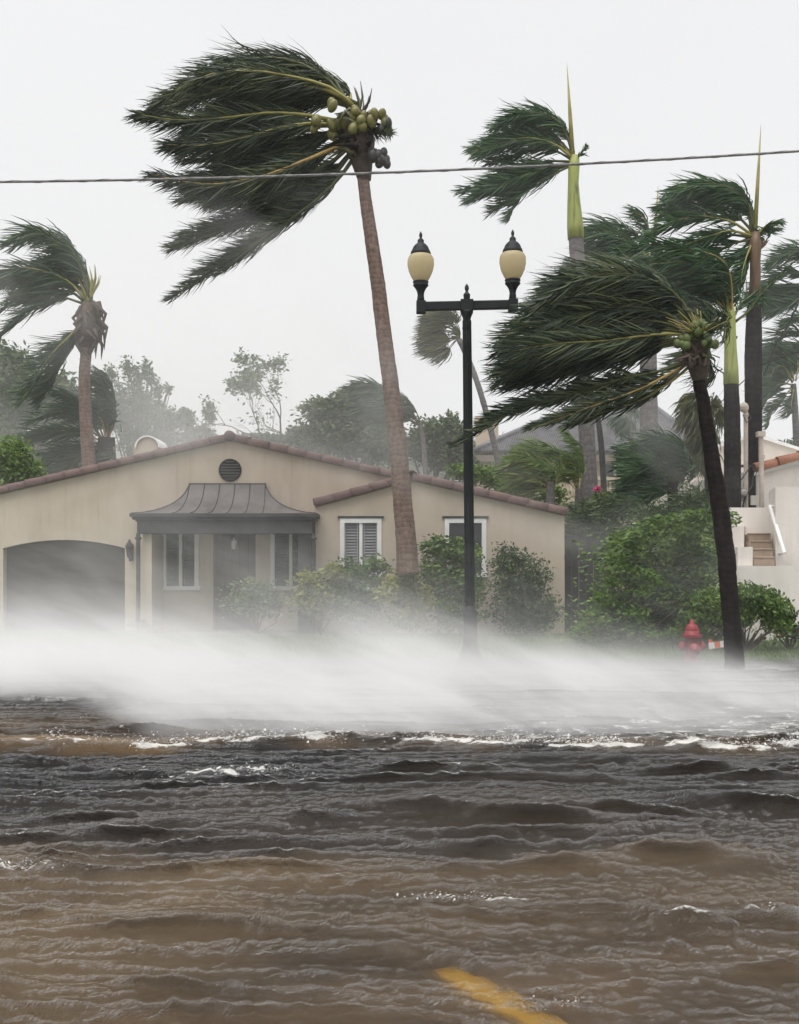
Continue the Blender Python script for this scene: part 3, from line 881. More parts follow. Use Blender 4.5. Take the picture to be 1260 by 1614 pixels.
# arched chimney cap behind the left slope
DC = 31.5
ch = thing('arched_chimney', 'pale round-topped chimney standing behind the left roof slope', 'chimney', (xat(231, DC), DC, 2.9))
M['pale_stucco'] = mat_noise('pale_stucco', (.40,.34,.27), (.50,.44,.36), 2, .9, .3, .006)
def arch_block(mb, cx, hw, z0, zs, y0, y1, n=14, mi=0):
    pts = [(cx-hw, y0, z0), (cx+hw, y0, z0)] + [(cx + hw*math.cos(math.pi*i/n), y0, zs + hw*.92*math.sin(math.pi*i/n)) for i in range(n+1)]
    mb.prism(pts, y1-y0, mi)
m = MB(); arch_block(m, xat(229, DC), 19*DC/F, 2.4, zat(705, DC), DC+.06, DC+1.0); m.build('chimney_stack', M['pale_stucco'], ch)
m = MB(); cx, hw = xat(232, DC), 20*DC/F
pts = []
for i in range(15):
    a = math.pi*i/14; pts.append((cx + hw*math.cos(a), zat(705, DC) + hw*.95*math.sin(a)))
for (x0, z0), (x1, z1) in zip(pts[:-1], pts[1:]):
    m.add([(x0, DC, z0), (x0*1.0 + (cx-x0)*.13, DC, z0 - (z0-zat(705,DC))*.13), (x1 + (cx-x1)*.13, DC, z1 - (z1-zat(705,DC))*.13), (x1, DC, z1),
           (x0, DC+1.2, z0), (x1, DC+1.2, z1)], [(0,1,2,3), (0,3,5,4)])
m.build('chimney_cap', M['white_trim'], ch)

# dark board gate closing the side yard
DG = 25.0
gate = thing('wooden_gate', 'dark board gate between the house corner and the big hedge', 'gate', (xat(900, DG), DG, .1))
bi = 0; xx = xat(868, DG)
M['gate_wood'] = mat_noise('gate_wood', (.018,.018,.020), (.04,.038,.04), 3, .65, .4, .004, scl=(6,6,.8))
while xx < xat(960, DG):
    m = MB(); m.box(xx, xx+.15, DG + (bi % 2)*.012, DG+.03+(bi % 2)*.012, -.02, zat(843, DG) - (.0 if bi < 5 else .02) - .008*(bi % 3)); m.build('plank', M['gate_wood'], gate); xx += .158; bi += 1
m = MB(); m.box(xat(868, DG), xx, DG+.05, DG+.10, .5, .6); m.box(xat(868, DG), xx, DG+.05, DG+.10, 1.7, 1.8); m.build('rail', M['gate_wood'], gate)
m = MB(); m.box(xat(866, DG)-.02, xat(866, DG)+.10, DG-.03, DG+.09, -.05, zat(840, DG)); m.build('post', M['gate_wood'], gate)

# ================================================================== HOUSE BEHIND (grey tiled hip roof)
DB = 46.0
back = thing('tiled_house', 'distant house with grey tiled hip roof and balustraded balcony', 'house', (xat(930, DB), DB, .1))
M['grey_tile'] = mat_noise('grey_tile', (.045,.043,.052), (.10,.097,.11), 3.0, .5, .3, .01, c3=(.15,.145,.16), spec=.5)
M['tan_wall'] = mat_noise('tan_wall', (.46,.37,.28), (.56,.46,.36), 1.5, .9, .2, .006)
bx = lambda px: xat(px, DB)
zE, zR = zat(717, DB), zat(646, DB+4.6)
yE, yR = DB - .6, DB + 4.6
eL, eR, rL, rR = bx(742), bx(1120), xat(900, DB+4.6), xat(1034, DB+4.6)
nc, nr = 130, 22
us = np.linspace(0, 1, nc*4+1); rows = []
Vv = []; 
for r_ in range(nr):
    for e_ in (0, 1):
        t = (r_ + e_)/nr; lift = .10*(1 - e_)
        yy = yE + (yR - yE)*t; zz_ = zE + (zR - zE)*t + lift
        xl, xr = eL + (rL - eL)*t, eR + (rR - eR)*t
        xs_ = eL + (eR - eL)*us
        wave = .065*np.sin(us*nc*2*math.pi)
        xs_ = np.clip(xs_, xl, xr)
        Vv.append(np.stack([xs_, np.full_like(xs_, yy), zz_ + wave], 1))
Vv = np.array(Vv); R2, Cn, _ = Vv.shape
idx = np.arange(R2*Cn).reshape(R2, Cn)
Q = np.stack([idx[:-1,:-1], idx[:-1,1:], idx[1:,1:], idx[1:,:-1]], -1).reshape(-1, 4)
o = quad_mesh('roof_tiles', Vv.reshape(-1,3), Q, M['grey_tile'], back); o['kind'] = 'stuff'
m = MB()
m.add([(eL, yE, zE-.05), (rL, yR, zR-.05), (eL, yE+10, zE-.05)], [(0,1,2)]); m.add([(eR, yE, zE-.05), (rR, yR, zR-.05), (eR, yE+10, zE-.05)], [(0,2,1)])
m.box(eL, eR, yE, yE+.08, zE-.32, zE-.06)
m.add([(eL, yE+.08, zE-.3), (eR, yE+.08, zE-.3), (eR, yE+10, zE-.3), (eL, yE+10, zE-.3)], [(0,1,2,3)])
m.build('eaves', mat_noise('eaves', (.16,.13,.11), (.24,.2,.17), 3, .8, .2, .01), back)
for (a, b_) in (((eL, yE, zE+.08), (rL, yR, zR+.08)), ((eR, yE, zE+.08), (rR, yR, zR+.08)), ((rL, yR, zR+.08), (rR, yR, zR+.08))):
    m = MB(); m.tube([a, b_], .13, 8); m.build('ridge', M['grey_tile'], back, True)
m = MB()
wall_strips(m, DB, .25, -.1, ([bx(750), bx(1110)], [zE-.2, zE-.2]), bx(750), bx(1110),
            [(bx(905), bx(932), zat(775, DB), lambda x: zat(727, DB), 1), (bx(950), bx(990), zat(775, DB), lambda x: zat(727, DB), 1), (bx(775), bx(800), zat(775, DB), lambda x: zat(730, DB), 1)])
m.build('wall', M['tan_wall'], back)
for a, c in ((905, 932), (950, 990), (775, 800)):
    xa, xb = bx(a), bx(c); z0, z1 = zat(775, DB), zat(727, DB)
    f = MB(); t = .12
    f.box(xa, xb, DB-.03, DB+.1, z1-t, z1-.003); f.box(xa, xa+t, DB-.03, DB+.1, z0, z1-t); f.box(xb-t, xb, DB-.03, DB+.1, z0, z1-t); f.box((xa+xb)/2-.05, (xa+xb)/2+.05, DB-.02, DB+.1, z0, z1-t)
    wn = f.build('window', M['white_trim'], back)
    g = MB(); g.box(xa+t, xb-t, DB+.11, DB+.13, z0, z1-t); g.build('pane', M['dark_glass'], wn)
# balcony
yb = DB - 1.6
m = MB(); m.box(xat(860, yb), xat(1010, yb), yb-.15, DB, zat(793, yb), zat(786, yb)); m.box(xat(860, yb), xat(1010, yb), yb-.12, yb+.10, zat(757, yb), zat(751, yb)); m.build('balcony', M['tan_wall'], back)
bal = MB(); h_ = zat(757, yb) - zat(786, yb)
bal.lathe([(.06,0),(.06,.05),(.04,.1),(.085,.3),(.05,h_*.7),(.06,h_*.85),(.06,h_)], 0, 0, 8)
bme = None
for i in range(24):
    px = 863 + i*6.2
    if bme is None:
        b0 = bal.build('baluster', M['tan_wall']); bme = b0.data; bpy.data.objects.remove(b0)
    inst(bme, 'baluster', back, Matrix.Translation((xat(px, yb), yb, zat(786, yb))))
# its chimney
m = MB(); yc_ = DB + 1.2; m.box(xat(752, yc_), xat(786, yc_), yc_, yc_+1.0, zE-.2, zat(664, yc_)); m.box(xat(749, yc_), xat(789, yc_), yc_-.1, yc_+1.1, zat(664, yc_)+.003, zat(657, yc_))
m.build('chimney', M['tan_wall'], back)

# low gable with a white cap, behind the right palms
DV = 31.0
an = thing('gabled_annex', 'pale gabled building with a white capped edge behind the dark palm trunks', 'building', (xat(1180, DV), DV, .1))
m = MB(); vx = lambda px: xat(px, DV); vz = lambda py: zat(py, DV)
m.prism([(vx(1072), DV, -.1), (vx(1330), DV, -.1), (vx(1330), DV, vz(732)), (vx(1188), DV, vz(686)), (vx(1072), DV, vz(724))], 6.0)
m.build('wall', mat_noise('annex_wall', (.55,.50,.45), (.64,.6,.55), 1.5, .9, .2, .006), an)
m = MB()
m.prism([(vx(1068), DV-.08, vz(726)), (vx(1188), DV-.08, vz(688)), (vx(1188), DV-.08, vz(683)), (vx(1068), DV-.08, vz(720))], 6.2)
m.prism([(vx(1188)+.002, DV-.08, vz(688)), (vx(1335), DV-.08, vz(734)), (vx(1335), DV-.08, vz(729)), (vx(1188)+.002, DV-.08, vz(683))], 6.2)
m.build('cap', M['white_trim'], an)

# ================================================================== WHITE HOUSE WITH OUTSIDE STAIRS
DS = 23.0
sx = lambda px, D=DS: xat(px, D); sz = lambda py, D=DS: zat(py, D)
wh = thing('white_stair_house', 'white stucco house with outside steps and orange tile roof at the right edge', 'house', (sx(1220), DS, .1))
M['white_stucco'] = stained_wall('white_stucco', (.58,.535,.485), (.76,.72,.68), (.70,.66,.62))
M['step_brown'] = mat_noise('step_brown', (.26,.19,.14), (.38,.29,.22), 4, .85, .3, .005)
M['tile_orange'] = mat_noise('tile_orange', (.16,.07,.045), (.30,.14,.09), 5, .8, .5, .008, c3=(.22,.10,.07))
def plan_prism(mb, pts, z0, z1):
    n = len(pts); v = [(x, y, z0) for x, y in pts] + [(x, y, z1) for x, y in pts]
    mb.add(v, [tuple(range(n-1, -1, -1)), tuple(range(n, 2*n))] + [(i, (i+1) % n, (i+1) % n + n, i + n) for i in range(n)])
m = MB()
m.box(sx(1158, DS-.6), sx(1440), DS-.6, DS-.35, -.1, sz(892, DS-.6))          # base front wall
m.box(sx(1158, DS-.6), sx(1170, DS-.6), DS-.349, DS+1.2, -.1, sz(893, DS-.6))
plan_prism(m, [(sx(1223, DS+.05), DS+.05), (sx(1440), DS+.05), (sx(1440), DS+2.6), (sx(1213, DS+1.5)+.35, DS+2.6), (sx(1213, DS+1.5), DS+1.5)], -.1, sz(766, DS-.2))
plan_prism(m, [(sx(1149, DS+1.3), DS+1.3), (sx(1214, DS+1.3)+.12, DS+1.3), (sx(1214, DS+1.3)+.12, DS+1.5), (sx(1149, DS+1.3), DS+1.5)], -.1, sz(800, DS+1.3))
plan_prism(m, [(sx(1149, DS+.45), DS+.45), (sx(1173, DS+.45), DS+.45), (sx(1176, DS+1.29), DS+1.298), (sx(1152, DS+1.29), DS+1.298)], -.1, sz(829, DS+.45))
plan_prism(m, [(sx(1163, DS-.345), DS-.345), (sx(1187, DS-.345), DS-.345), (sx(1182, DS+.44), DS+.448), (sx(1158, DS+.44), DS+.448)], -.1, sz(862, DS-.345))
m.build('wall', M['white_stucco'], wh)
for i in range(4):
    y0 = DS - .30 + i*.30
    zhi = sz(891) + (i+1)*.165 - .02
    m = MB(); l_, r_ = sx(1188 - 2.5*i, y0), sx(1222 - 2.2*i, y0)
    m.box(l_, r_, y0, DS+1.297, zhi-.40, zhi); m.box(l_, r_, y0-.022, y0+.1, zhi+.001, zhi+.026)
    m.build('step', M['step_brown'], wh, bevel=.008)
m = MB(); a = Vector((sx(1214, DS+.35), DS+.35, sz(797, DS+.35))); b_ = Vector((sx(1237, DS-.30), DS-.30, sz(872, DS-.30)))
m.tube([a, b_], .04, 8); m.tube([a + Vector((0,.02,0)), a + Vector((.10, .02, -.02))], .03, 6); m.tube([b_, b_ + Vector((.02, .35, -.0))], .03, 6)
m.build('handrail', M['white_trim'], wh)
m = MB(); m.lathe([(.05,0),(.06,.06),(.09,.08),(.02,.10)], sx(1213, DS+1.55), DS+1.56, 10, axis='y', cz=sz(830, DS+1.5)); m.tube([(sx(1213, DS+1.55), DS+1.5, sz(830, DS+1.5)), (sx(1209, DS+1.5), DS+1.5, sz(843, DS+1.5))], .015, 6); m.build('tap', M['concrete'], wh)
# upper body with orange verge tiles
DU = 26.6
m = MB(); ux = lambda px: xat(px, DU); uz = lambda py: zat(py, DU)
m.prism([(ux(1196), DU, -.1), (ux(1500), DU, -.1), (ux(1500), DU, uz(662)), (ux(1196), DU, uz(745))], 5)
m.box(ux(1160), ux(1196)-.003, DU+.5, DU+5, -.1, uz(742))
m.build('wall', M['white_stucco'], wh)
ot = [barrel_mesh('tile', .62, .13, .155, m=M['tile_orange'])]*2
verge(wh, (ux(1440), DU-.02, uz(672)), (ux(1192), DU-.02, uz(740)), ot, pitch=.52, yoff=.0)
m = MB(); m.prism([(ux(1188), DU-.08, uz(750)), (ux(1500), DU-.08, uz(667)), (ux(1500), DU-.08, uz(662)), (ux(1188), DU-.08, uz(745))], .07); m.build('mortar_bed', M['white_trim'], wh)
m = MB(); m.box(ux(1150), ux(1200), DU-.12, DU-.04, uz(737), uz(733)); m.build('eave', M['dark_iron'], wh)

# service mast, conduits and meter
DM = 25.9
mx_ = lambda px: xat(px, DM); mz = lambda py: zat(py, DM)
mast = thing('service_mast', 'weathered conduit mast with a knobbed weatherhead and drooping cables beside the dark royal trunk', 'utility mast', (mx_(1177), DM, 1.0))
M['conduit'] = mat_noise('conduit', (.38,.32,.27), (.52,.46,.41), 6, .6, .2, .004)
M['cable'] = mat_noise('cable', (.02,.02,.02), (.04,.04,.04), 6, .6, .1, .002)
m = MB(); m.tube([(mx_(1177), DM, .2), (mx_(1176), DM, mz(648))], .05, 10); m.build('pole', M['conduit'], mast)
m = MB(); m.lathe([(.05,0),(.10,.05),(.11,.12),(.08,.19),(.02,.23)], mx_(1173), DM-.02, 10, cz=mz(650)); m.lathe([(.06,-.1),(.075,-.06),(.06,-.02)], mx_(1176), DM, 10, cz=mz(650)); m.build('weatherhead', M['conduit'], mast)
m = MB(); m.tube([(mx_(1180), DM-.06, mz(651)), (mx_(1182), DM-.1, mz(660)), (mx_(1176), DM-.08, mz(667)), (mx_(1172), DM-.06, mz(658))], .012, 5); m.build('cable', M['cable'], mast)
m = MB(); m.tube([(mx_(1188), DM-.1, mz(735)), (mx_(1184), DM-.12, mz(765)), (mx_(1172), DM-.14, mz(785)), (mx_(1168), DM-.14, mz(800))], .018, 5); m.build('cable', M['cable'], mast)
m = MB(); m.tube([(mx_(1182), DM-.1, mz(735)), (mx_(1170), DM-.12, mz(752)), (mx_(1158), DM-.12, mz(768))], .014, 5); m.build('cable', M['cable'], mast)
m = MB(); m.tube([(mx_(1196), DM-.06, mz(735)), (mx_(1190), DM-.06, mz(750)), (mx_(1189), DM-.06, mz(780))], .010, 5); m.build('cable', M['cable'], mast)
m = MB(); m.box(mx_(1164), mx_(1176), DM-.12, DM+.05, mz(790), mz(770)); m.lathe([(.085,0),(.085,.08),(.05,.11)], mx_(1169), DM-.12, 12, axis='y', cz=mz(778)); m.build('meter_box', M['concrete'], mast)
m = MB(); m.box(mx_(1184), mx_(1197), DM-.02, DM+.05, mz(796), mz(781)); m.build('junction_box', M['white_stucco'], mast)
ms2 = thing('vent_pipe', 'pale square topped pipe standing left of the orange roof tiles', 'pipe', (mx_(1197), DM-.2, 1.0))
m = MB(); m.tube([(mx_(1199), DM-.2, .2), (mx_(1195.5), DM-.2, mz(686))], .055, 10); m.build('pipe', M['conduit'], ms2)
m = MB(); m.box(mx_(1195)-.085, mx_(1195)+.085, DM-.29, DM-.12, mz(690), mz(682)); m.tube([(mx_(1197), DM-.2, mz(724)), (mx_(1197), DM-.2, mz(719))], .07, 10); m.build('collar', M['conduit'], ms2)

# ================================================================== STREET LAMP
DL = 18.0
M['lamp_paint'] = mat_noise('lamp_paint', (.008,.010,.011), (.018,.021,.023), 6, .55, .2, .003, spec=.25)
q = NT('lamp_globe')
tc = q.n('TexCoord'); gn = q.noise(3, 3, .5)
colr = q.ramp(gn, [(.3, (.74,.64,.42)), (.7, (.86,.78,.58))])
b = q.n('BsdfPrincipled', Roughness=.25); q.l(colr, b.inputs['Base Color'])
tr = q.n('BsdfTranslucent'); q.l(colr, tr.inputs['Color'])
mx = q.n('MixShader', Fac=.72); q.l(b.outputs[0], mx.inputs[1]); q.l(tr.outputs[0], mx.inputs[2]); q.l(mx.outputs[0], q.out.inputs['Surface'])
M['lamp_globe'] = q.m
lx, lz = lambda px: xat(px, DL), lambda py: zat(py, DL)
lamp = thing('street_lamp', 'black twin street lamp with cream acorn globes at the flooded kerb', 'street lamp', (lx(742), DL, -.1))
m = MB(); cx = lx(741)
tilt = lambda z: lx(742) + (lx(736) - lx(742))*(z - 0)/(lz(480))
m.tube([(tilt(z), DL, z) for z in np.linspace(.9, lz(497), 12)], [.072 - .012*i/11 for i in range(12)], 12)
m.build('pole', M['lamp_paint'], lamp, True)
fl = MB()
for j in range(12):
    a = 2*math.pi*j/12
    fl.tube([(tilt(z) + (.072 - .012*(z-.9)/4.7)*math.cos(a), DL + (.072 - .012*(z-.9)/4.7)*math.sin(a), z) for z in (1.0, 3.0, lz(505))], .010, 4)
fl.build('flute', M['lamp_paint'], lamp)
m = MB(); m.lathe([(.24,0),(.24,.14),(.20,.18),(.17,.30),(.14,.36),(.115,.45),(.105,.85),(.12,.90),(.12,.95),(.085,1.0),(.075,1.05)], tilt(.4), DL, 16, cz=-.1); m.build('base', M['lamp_paint'], lamp, True)
m = MB(); cxT = tilt(lz(490))
m.lathe([(.06,-.30),(.075,-.28),(.058,-.2),(.062,-.12),(.085,-.06),(.10,-.03),(.10,.0)], cxT, DL, 14, cz=lz(490)); m.build('collar', M['lamp_paint'], lamp, True)
# cross arm
aL, aR = Vector((lx(664), DL, lz(483))), Vector((lx(809), DL, lz(480)))
def obox(mb, a, b_, hh, hd):
    d = (b_ - a).normalized(); u = Vector((0, 0, 1)); u = (u - d*u.dot(d)).normalized(); k = Vector((0, 1, 0))
    v = []
    for p in (a, b_):
        for su, sk in ((-1,-1),(1,-1),(1,1),(-1,1)): v.append(p + u*hh*su + k*hd*sk)
    mb.add(v, [(0,1,2,3),(7,6,5,4),(0,4,5,1),(1,5,6,2),(2,6,7,3),(3,7,4,0)])
m = MB(); obox(m, aL, aR, .068, .055); m.build('arm', M['lamp_paint'], lamp, bevel=.012)
m = MB()
mid = (aL + aR)/2; mid.x = cxT
obox(m, mid + Vector((-.10,0,.0)), mid + Vector((.10,0,.0)), .088, .085)
m.lathe([(.05,0),(.055,.07),(.03,.10),(.02,.12),(.035,.16),(.03,.20),(.005,.24)], cxT, DL, 12, cz=lz(471)); m.build('finial', M['lamp_paint'], lamp, bevel=.004)
for p, lab in ((aL, 0), (aR, 1)):
    m = MB(); obox(m, p + Vector((-.075,0,-.012)), p + Vector((.075,0,-.012)), .095, .08); m.build('arm_bracket', M['lamp_paint'], lamp, bevel=.008)
    z0 = p.z + .083
    x_ = p.x - .005
    m = MB(); m.lathe([(.06,0),(.055,.06),(.05,.10),(.06,.15),(.085,.20),(.115,.235),(.125,.25),(.118,.26),(.115,.285),(.128,.30),(.12,.315),(.11,.318)], x_, DL, 18, cz=z0)
    hd_ = m.build('lamp_holder', M['lamp_paint'], lamp, True)
    m = MB(); m.lathe([(.112,.318),(.15,.38),(.19,.47),(.211,.57),(.207,.66),(.185,.71),(.155,.735)], x_, DL, 24, cz=z0); gb = m.build('globe', M['lamp_globe'], lamp, True)
    m = MB(); m.lathe([(.03,.33),(.045,.45),(.06,.52),(.06,.60),(.03,.66)], x_, DL, 12, cz=z0); m.build('bulb', M['bulb_white'], gb, True)
    m = MB(); m.lathe([(.158,.735),(.162,.75),(.15,.79),(.135,.81),(.13,.83),(.115,.86),(.085,.895),(.06,.91),(.05,.93),(.052,.96),(.03,.985),(.018,1.0),(.026,1.03),(.024,1.06),(.005,1.10)], x_, DL, 20, cz=z0); m.build('lamp_cap', M['lamp_paint'], lamp, True)

# ================================================================== FIRE HYDRANT
DY = 19.0
M['hydrant_red'] = mat_noise('hydrant_red', (.20,.008,.016), (.28,.016,.026), 6, .45, .25, .004, spec=.5)
hx0 = xat(1091, DY)
hy = thing('fire_hydrant', 'red fire hydrant rising from the spray left of the leaning dark palm trunk', 'fire hydrant', (hx0, DY, -.05))
m = MB(); m.lathe([(.17,-.05),(.17,0),(.11,.02),(.11,.38),(.155,.385),(.155,.425),(.12,.43),(.118,.50)], hx0, DY, 20); m.build('barrel', M['hydrant_red'], hy, True)
m = MB(); m.lathe([(.165,.40),(.165,.435),(.12,.44)], hx0, DY, 20); m.build('flange', M['hydrant_red'], hy)
m = MB(); m.lathe([(.118,.441),(.115,.52),(.105,.56),(.075,.60),(.045,.615),(.045,.635),(.03,.64),(.03,.68),(.005,.685)], hx0, DY, 18); m.build('bonnet', M['hydrant_red'], hy, True)
for s_ in (-1, 1):
    m = MB(); m.lathe([(.065,.06),(.065,.14),(.08,.145),(.08,.19),(.06,.20),(.025,.205),(.025,.235)][::1], hx0, DY, 12, axis='x', cz=.24)
    if s_ < 0: m.v = [(2*hx0 - a, b_, c) for a, b_, c in m.v]; m.f = [f[::-1] for f in m.f]
    m.build('nozzle_cap', M['hydrant_red'], hy, True)
m = MB(); m.lathe([(.085,.06),(.085,.15),(.10,.155),(.10,.20),(.03,.21),(.03,.24)], hx0, DY, 14, axis='y', cz=.20); m.build('pumper_cap', M['hydrant_red'], hy, True)

# knocked-over barricades in the flood beside the palm
M['orange_stripe'] = mat_noise('orange_stripe', (.62,.12,.06), (.75,.18,.10), 6, .6, .2, .003)
def barricade(label, cx, D, z, ang, L=1.1):
    t = thing('traffic_barricade', label, 'barricade', (cx, D, z), 'orange and white barricades adrift in the flood')
    d = Vector((math.cos(ang), .12, math.sin(ang))).normalized()
    a = Vector((cx, D, z)) - d*L/2
    for i in range(6):
        m = MB(); obox(m, a + d*(L*i/6 + .001), a + d*(L*(i+1)/6 - .001), .055, .02)
        m.build('board', M['white_trim'] if i % 2 == 0 else M['orange_stripe'], t)
    for e_ in (.06, .94):
        m = MB(); p = a + d*L*e_; m.tube([p + Vector((0,.04,-.25)), p + Vector((0,.03,.11))], .035, 6); m.build('leg', M['orange_stripe'], t)
barricade('striped orange and white barricade tilted behind the leaning palm trunk', xat(1144, 20.2), 20.2, .20, .14, .62)
barricade('orange and white barricade end half hidden under the green bush at right edge', xat(1258, 21.6), 21.6, .35, -.35, .8)

# overhead cable across the street
M['overhead'] = mat_noise('overhead', (.12,.12,.12), (.24,.235,.23), 30, .7, .3, .004)
m = MB(); pts = []
for px in np.linspace(-2200, 3200, 120):
    py = 286 - .0123*px*0 
    t = px/1260
    py = 286.5 - 14*t - 34.5*t*t if 0 <= t <= 1 else (286.5 - 14*t + 9*t*t if t < 0 else 238 - 83*(t-1))
    pts.append(at(px, py, 16.0))
ow = thing('overhead_cable', 'thick grey overhead cable strung across the whole picture', 'cable', tuple(pts[60]))
m.tube(pts, .017, 6); m.build('core_strand', M['overhead'], ow)
m = MB()
fine = []
for i in range(len(pts)-1):
    for j in range(10):
        fine.append(pts[i].lerp(pts[i+1], j/10))
m.tube([p + Vector((0, -.0165*math.cos(i*.4), .0165*math.sin(i*.4))) for i, p in enumerate(fine)], .006, 4); m.build('lashing_strand', M['overhead'], ow)
for lab, p in (('thin black wire slanting up past the dark royal trunk to the right edge', [(1085, 660, 33), (1130, 640, 31), (1200, 575, 27), (1290, 545, 24), (1700, 400, 20)]),
               ('loose twisted black wire hanging at the right edge beside the far palms', [(1204, 592, 25), (1212, 575, 25), (1222, 545, 25), (1243, 512, 25), (1262, 470, 25), (1330, 380, 25)])):
    m = MB(); pp = [at(*k) for k in p]
    fine = []
    for i in range(len(pp)-1):
        for j in range(8):
            u = j/8; fine.append(pp[i].lerp(pp[i+1], u) + Vector((0, 0, .03*math.sin((i*8+j)*1.9) if 'twisted' in lab else 0)))
    m.tube(fine + [pp[-1]], .022 if 'twisted' in lab else .013, 5)
    setp(m.build('wire', M['cable']), lab, 'wire')
# ================================================================== PALMS
WIND = np.array([-1.0, .10, -.16]); WIND = WIND/np.linalg.norm(WIND)
def nrmv(a): return a/np.maximum(np.linalg.norm(a, axis=-1, keepdims=True), 1e-9)
def spline(pts, n):
    """Catmull-Rom through pts (k,3) resampled to n points, even in arc length"""
    P = np.array(pts, float)
    P = np.vstack([2*P[0]-P[1], P, 2*P[-1]-P[-2]])
    out = []
    for i in range(1, len(P)-2):
        t = np.linspace(0, 1, 16, endpoint=False)[:,None]
        a, b_, c, d = P[i-1], P[i], P[i+1], P[i+2]
        out.append(.5*((2*b_) + (-a+c)*t + (2*a-5*b_+4*c-d)*t**2 + (-a+3*b_-3*c+d)*t**3))
    out = np.vstack(out + [P[-2][None]])
    s = np.r_[0, np.cumsum(np.linalg.norm(np.diff(out, axis=0), axis=1))]
    u = np.linspace(0, s[-1], n)
    return np.stack([np.interp(u, s, out[:,k]) for k in range(3)], 1), s[-1]

def frond(parent, pts, rg, leafmat, ribmat, leaf=.75, dens=26, below=.62, spread=.55, wind=WIND, wmix=.75, width=.017, s0=.14, r0=.035, name='frond', ydisp=.38, tipcurl=0.0):
    P, L = spline(pts, 60)
    n = max(24, int(L*dens*1.2))
    s = s0 + (1 - s0)*np.sort(rg.random(n*2))
    s = np.clip(s, 0, .995)
    ii = s*59; i0 = ii.astype(int).clip(0, 58); fr = (ii - i0)[:,None]
    p = P[i0]*(1-fr) + P[i0+1]*fr
    T = nrmv(P[i0+1] - P[i0])
    dn = np.array([0, 0, -1.0]); sv = nrmv(dn[None] - T*(T@dn)[:,None])
    sg = np.where(rg.random(n*2) < below, 1.0, -1.0)
    u0 = (s - s0)/(1 - s0)
    ll = leaf*np.clip(u0*6 + .35, 0, 1)*(1 - .62*np.clip((u0-.45)/.55, 0, 1)**1.4)*rg.uniform(.55, 1.2, n*2)
    d0 = nrmv(T*.85 + sv*(sg*spread*rg.uniform(.35, 1.35, n*2))[:,None] + np.array([0,1.0,0])*(rg.normal(0, ydisp, n*2))[:,None] + rg.normal(0, .10, (n*2,3)))
    wd = nrmv(wind[None] + rg.normal(0, .24, (n*2, 3)) + np.array([0,0,-1.])*(.10*sg[:,None]))
    nr = nrmv(np.array([0,1.0,0])[None] + rg.normal(0, .65, (n*2,3)))
    st = [0, .3, .62, 1.0]; wp = [.65, 1.0, .75, .06]
    V = np.zeros((n*2, 4, 2, 3)); q_ = p.copy(); prev = 0
    for k, (a, wv) in enumerate(zip(st, wp)):
        m = min(1, a*1.15)*wmix
        d = nrmv(d0*(1-m) + wd*m)
        q_ = q_ + d*(ll*(a - prev))[:,None]; prev = a
        wdir = nrmv(np.cross(d, nr))*(width*wv*rg.uniform(.75, 1.2, n*2))[:,None]
        V[:,k,0] = q_ - wdir; V[:,k,1] = q_ + wdir
    V = V.reshape(-1, 3)
    b = np.arange(n*2)[:,None,None]*8
    Q = (b + np.array([[0,1,3,2],[2,3,5,4],[4,5,7,6]])[None]).reshape(-1, 4)
    fo = quad_mesh(name, V, Q, leafmat, parent)
    m = MB(); Pr, _ = spline(pts, 14)
    m.tube([tuple(a) for a in Pr], [r0*(1 - .86*(i/13)**.8) for i in range(14)], 6, flat=.8)
    rb = m.build('midrib', ribmat, fo, True)
    return fo

def trunk(parent, pxs, D, mat, n=90, sides=14, ringamp=.03, name='trunk', wob=.0, seed=1):
    """pxs: list of (px, py, width px)"""
    base = [(xat(a, D), D, zat(b_, D)) for a, b_, c in pxs]
    P, L = spline(base, n)
    zz = np.array([b_ for a, b_, c in pxs], float); rr_ = np.array([c for a, b_, c in pxs])*D/F/2
    k = np.linspace(0, 1, len(pxs)); 
    cum = np.r_[0, np.cumsum(np.linalg.norm(np.diff(np.array(base), axis=0), axis=1))]; cum /= cum[-1]
    R = np.interp(np.linspace(0, 1, n), cum, rr_)
    rg = np.random.default_rng(seed)
    R = R*(1 + ringamp*rg.normal(0, 1, n))
    if wob: P[:,0] += wob*np.convolve(rg.normal(0, 1, n+6), np.ones(7)/7, 'valid')
    m = MB(); m.tube([tuple(p) for p in P], list(R), sides)
    return m.build(name, mat, parent, True)

